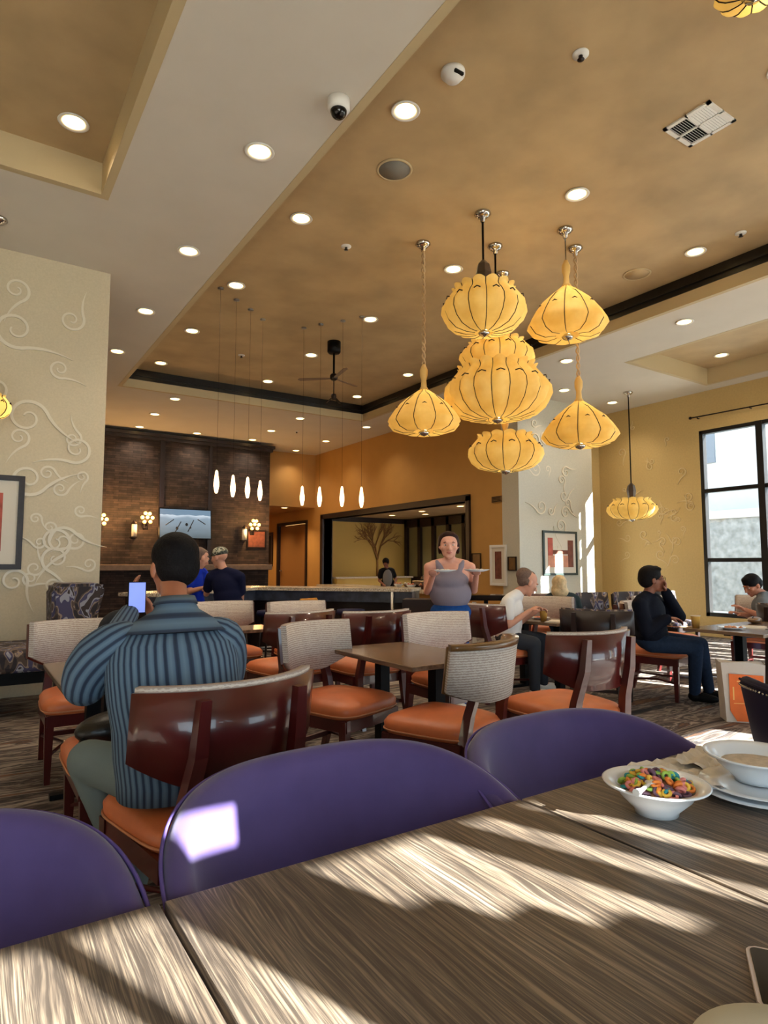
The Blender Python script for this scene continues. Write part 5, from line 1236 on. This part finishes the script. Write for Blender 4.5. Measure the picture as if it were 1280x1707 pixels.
# --- man in a slate shirt at the window
W = lambda px, py, dd=0: at(px, py, 7.5+dd)
fv = Vector((-.92, .30, 0))
J = dict(pelvis=W(1292, 1050), chest=W(1284, 1012), neck=W(1270, 990), head=W(1254, 976), sL=W(1270, 1004, -.16), sR=W(1290, 1000, .18), eL=W(1268, 1026, -.24), eR=W(1272, 1026, .2), wL=W(1240, 1016, -.18), wR=W(1232, 1024, .1),
         hL=W(1290, 1060, -.1), hR=W(1292, 1058, .1), kL=W(1232, 1060, -.12), kR=W(1234, 1060, .12), fwd=fv)
for q in 'LR': J['h'+q].z = .585; J['k'+q].z = .56; J['a'+q] = J['k'+q]+Vector((0, 0, -.46))
J['pelvis'].z = .63; lc = (J['pelvis'].x, J['pelvis'].y, 0)
def cl(r, J, fw, B, sw): shirt(r, J, fw, B, sw, 'cloth_gs', sleeve=.6, name='tee'); pants(r, J, fw, B, sw, 'denim_dark'); shoes(r, J, fw, 'black')
r, T, M3, Jl = person('dark haired man in a slate shirt looking down at the right edge by the window', lc, J, 'skin_tan', cl,
    hands=[('wL', (-.8, .3, .45), (.2, .1, -1), .35, -1), ('wR', (-.8, .2, .3), (.2, .1, -1), .4, 1)], hd=dict(fwd=(-.82, .32, -.5), s=1.06))
face_bits(r, T, M3, 1.06, 'hair_black'); hair_cap(r, T, M3, 1.06, 'hair_black', 1.2, .012, extra=[((0, .055, .085), .05, .03, .02)])

# --- blonde person
W = lambda px, py, dd=0: at(px, py, 8.0+dd)
J = dict(pelvis=W(936, 1062), chest=W(938, 1012), neck=W(934, 992), head=W(931, 977), sL=W(914, 1000), sR=W(958, 1000, .05), eL=W(908, 1030, .05), eR=W(966, 1030, .1), wL=W(916, 1030, .35), wR=W(955, 1030, .35),
         hL=W(928, 1066), hR=W(946, 1066), kL=W(926, 1060, .45), kR=W(950, 1060, .45), fwd=(.35, .94, 0))
for q in 'LR': J['h'+q].z = .58; J['k'+q].z = .56; J['a'+q] = J['k'+q]+Vector((0, 0, -.46))
J['pelvis'].z = .63; lc = (J['pelvis'].x, J['pelvis'].y, 0)
def cl(r, J, fw, B, sw): shirt(r, J, fw, B, sw, mat('dark teal knit', (26, 44, 48), .9), long_=True, name='sweater', infl=.02); pants(r, J, fw, B, sw, 'denim_dark'); shoes(r, J, fw, 'black')
r, T, M3, Jl = person('blonde person in a dark teal sweater seated facing away below the framed print', lc, J, 'skin_pale', cl, hands=[('wL', (.2, .9, 0), (0, 0, -1), .4, 1), ('wR', (.2, .9, 0), (0, 0, -1), .4, -1)], hd=dict(fwd=(.45, .89, -.1), vox=.009))
face_bits(r, T, M3, 1, 'hair_blonde'); hair_cap(r, T, M3, 1, 'hair_blonde', 1.8, -.004, low=.02, extra=[((0, -.055, -.07), .105, .055, .08), ((.07, -.02, -.06), .035, .05, .08), ((-.07, -.02, -.06), .035, .05, .08)])

# --- man with a camouflage cap at the bar, seen from behind
W = lambda px, py, dd=0: at(px, py, 7.5+dd)
J = dict(pelvis=W(381, 1028), chest=W(377, 974), neck=W(372, 950), head=W(366, 930), sL=W(352, 962), sR=W(400, 962), eL=W(344, 990, .15), eR=W(402, 998, .1), wL=W(346, 984, .42), wR=W(388, 984, .42), hL=W(372, 1036), hR=W(390, 1036), kL=W(366, 1034, .42), kR=W(394, 1034, .42), fwd=(.30, .95, 0))
J['pelvis'].z = .86
for q in 'LR': J['h'+q].z = .81; J['k'+q].z = .74; J['a'+q] = J['k'+q]+Vector((0, -.05, -.44))
lc = (J['pelvis'].x, J['pelvis'].y, 0)
def cl(r, J, fw, B, sw): shirt(r, J, fw, B, sw, 'cloth_navy', sleeve=.65, name='tee', belly=1.1); pants(r, J, fw, B, sw, 'denim_dark'); shoes(r, J, fw, 'black')
r, T, M3, Jl = person('person in a navy tee and camouflage cap seated at the bar, back to the camera', lc, J, 'skin', cl, hands=[('wL', (-.2, .9, .1), (0, 0, -1), .5, 1), ('wR', (-.2, .9, .1), (0, 0, -1), .5, -1)], hd=dict(fwd=(-.55, .83, -.15), vox=.009))
face_bits(r, T, M3, 1, 'hair_brown')
mb = MB(); mb.ball(T((0, -.012, .062)), 1, 3, (.088, .104, .072), M3); mb.ball(T((0, .105, .040)), 1, 3, (.062, .062, .010), M3); fuse(mb, 'cap', 'cap', r, .008, 2)
# --- person in bright blue beside
W = lambda px, py, dd=0: at(px-10, py, 7.95+dd)
J = dict(pelvis=W(338, 1022), chest=W(336, 972), neck=W(340, 948), head=W(345, 931), sL=W(350, 958, .12), sR=W(324, 958, -.05), eL=W(354, 984, .15), eR=W(326, 986, -.12), wL=W(362, 976, .2), wR=W(348, 980, -.2), hL=W(344, 1028, .08), hR=W(334, 1028, -.08), kL=W(378, 1024, .3), kR=W(366, 1024, .25), fwd=(.85, .35, 0))
J['pelvis'].z = .86
for q in 'LR': J['h'+q].z = .81; J['k'+q].z = .76; J['a'+q] = J['k'+q]+Vector((0, -.02, -.44))
lc = (J['pelvis'].x, J['pelvis'].y, 0)
def cl(r, J, fw, B, sw): shirt(r, J, fw, B, sw, 'cloth_blue', sleeve=.6, name='tee'); pants(r, J, fw, B, sw, 'denim_dark'); shoes(r, J, fw, 'black')
r, T, M3, Jl = person('person in a bright blue tee leaning in at the bar beside the camouflage cap', lc, J, 'skin', cl, hands=[('wL', (.8, .3, .1), (0, 0, -1), .5, 1), ('wR', (.8, .3, .1), (0, 0, -1), .5, -1)], hd=dict(fwd=(.8, .1, -.4), vox=.009))
face_bits(r, T, M3, 1, 'hair_grey'); hair_cap(r, T, M3, .98, 'hair_grey', .5, -.02)
stool(lc[0], lc[1], 0, 'dark round bar stool under the person in bright blue')
# --- kitchen worker beyond the serving opening
W = lambda px, py, dd=0: at(px, py, 16.9+dd)
J = dict(pelvis=W(646, 992), chest=W(646, 960), neck=W(645, 948), head=W(643, 939), sL=W(654, 951, .1), sR=W(635, 952), eL=W(660, 966, .1), eR=W(632, 968), wL=W(658, 974, -.25), wR=W(640, 975, -.25), hL=W(652, 995), hR=W(640, 995), fwd=(-.55, -.83, 0))
for q in 'LR': J['h'+q].z = .86; J['k'+q] = Vector((J['h'+q].x, J['h'+q].y, .48)); J['a'+q] = Vector((J['h'+q].x, J['h'+q].y, .09))
J['pelvis'].z = .92; lc = (J['pelvis'].x, J['pelvis'].y, 0)
def cl(r, J, fw, B, sw): shirt(r, J, fw, B, sw, 'black', sleeve=.6, name='tee'); pants(r, J, fw, B, sw, 'black'); shoes(r, J, fw, 'black'); mb = MB(); ell(mb, J['chest'].lerp(J['pelvis'], .5)+fw*.08, .13, .07, .24, B); fuse(mb, 'apron', mat('grey apron', (110, 112, 116), .8), r, .014, 2)
r, T, M3, Jl = person('kitchen worker in black with a grey apron beyond the serving opening', lc, J, 'skin_dark', cl, hands=[('wL', (-.4, -.8, 0), (0, 0, -1), .5, 1), ('wR', (-.4, -.8, 0), (0, 0, -1), .5, -1)], hd=dict(fwd=(-.6, -.7, -.4), vox=.011))
face_bits(r, T, M3, 1, 'hair_black'); hair_cap(r, T, M3, 1.05, 'hair_black', 1.6, .0)
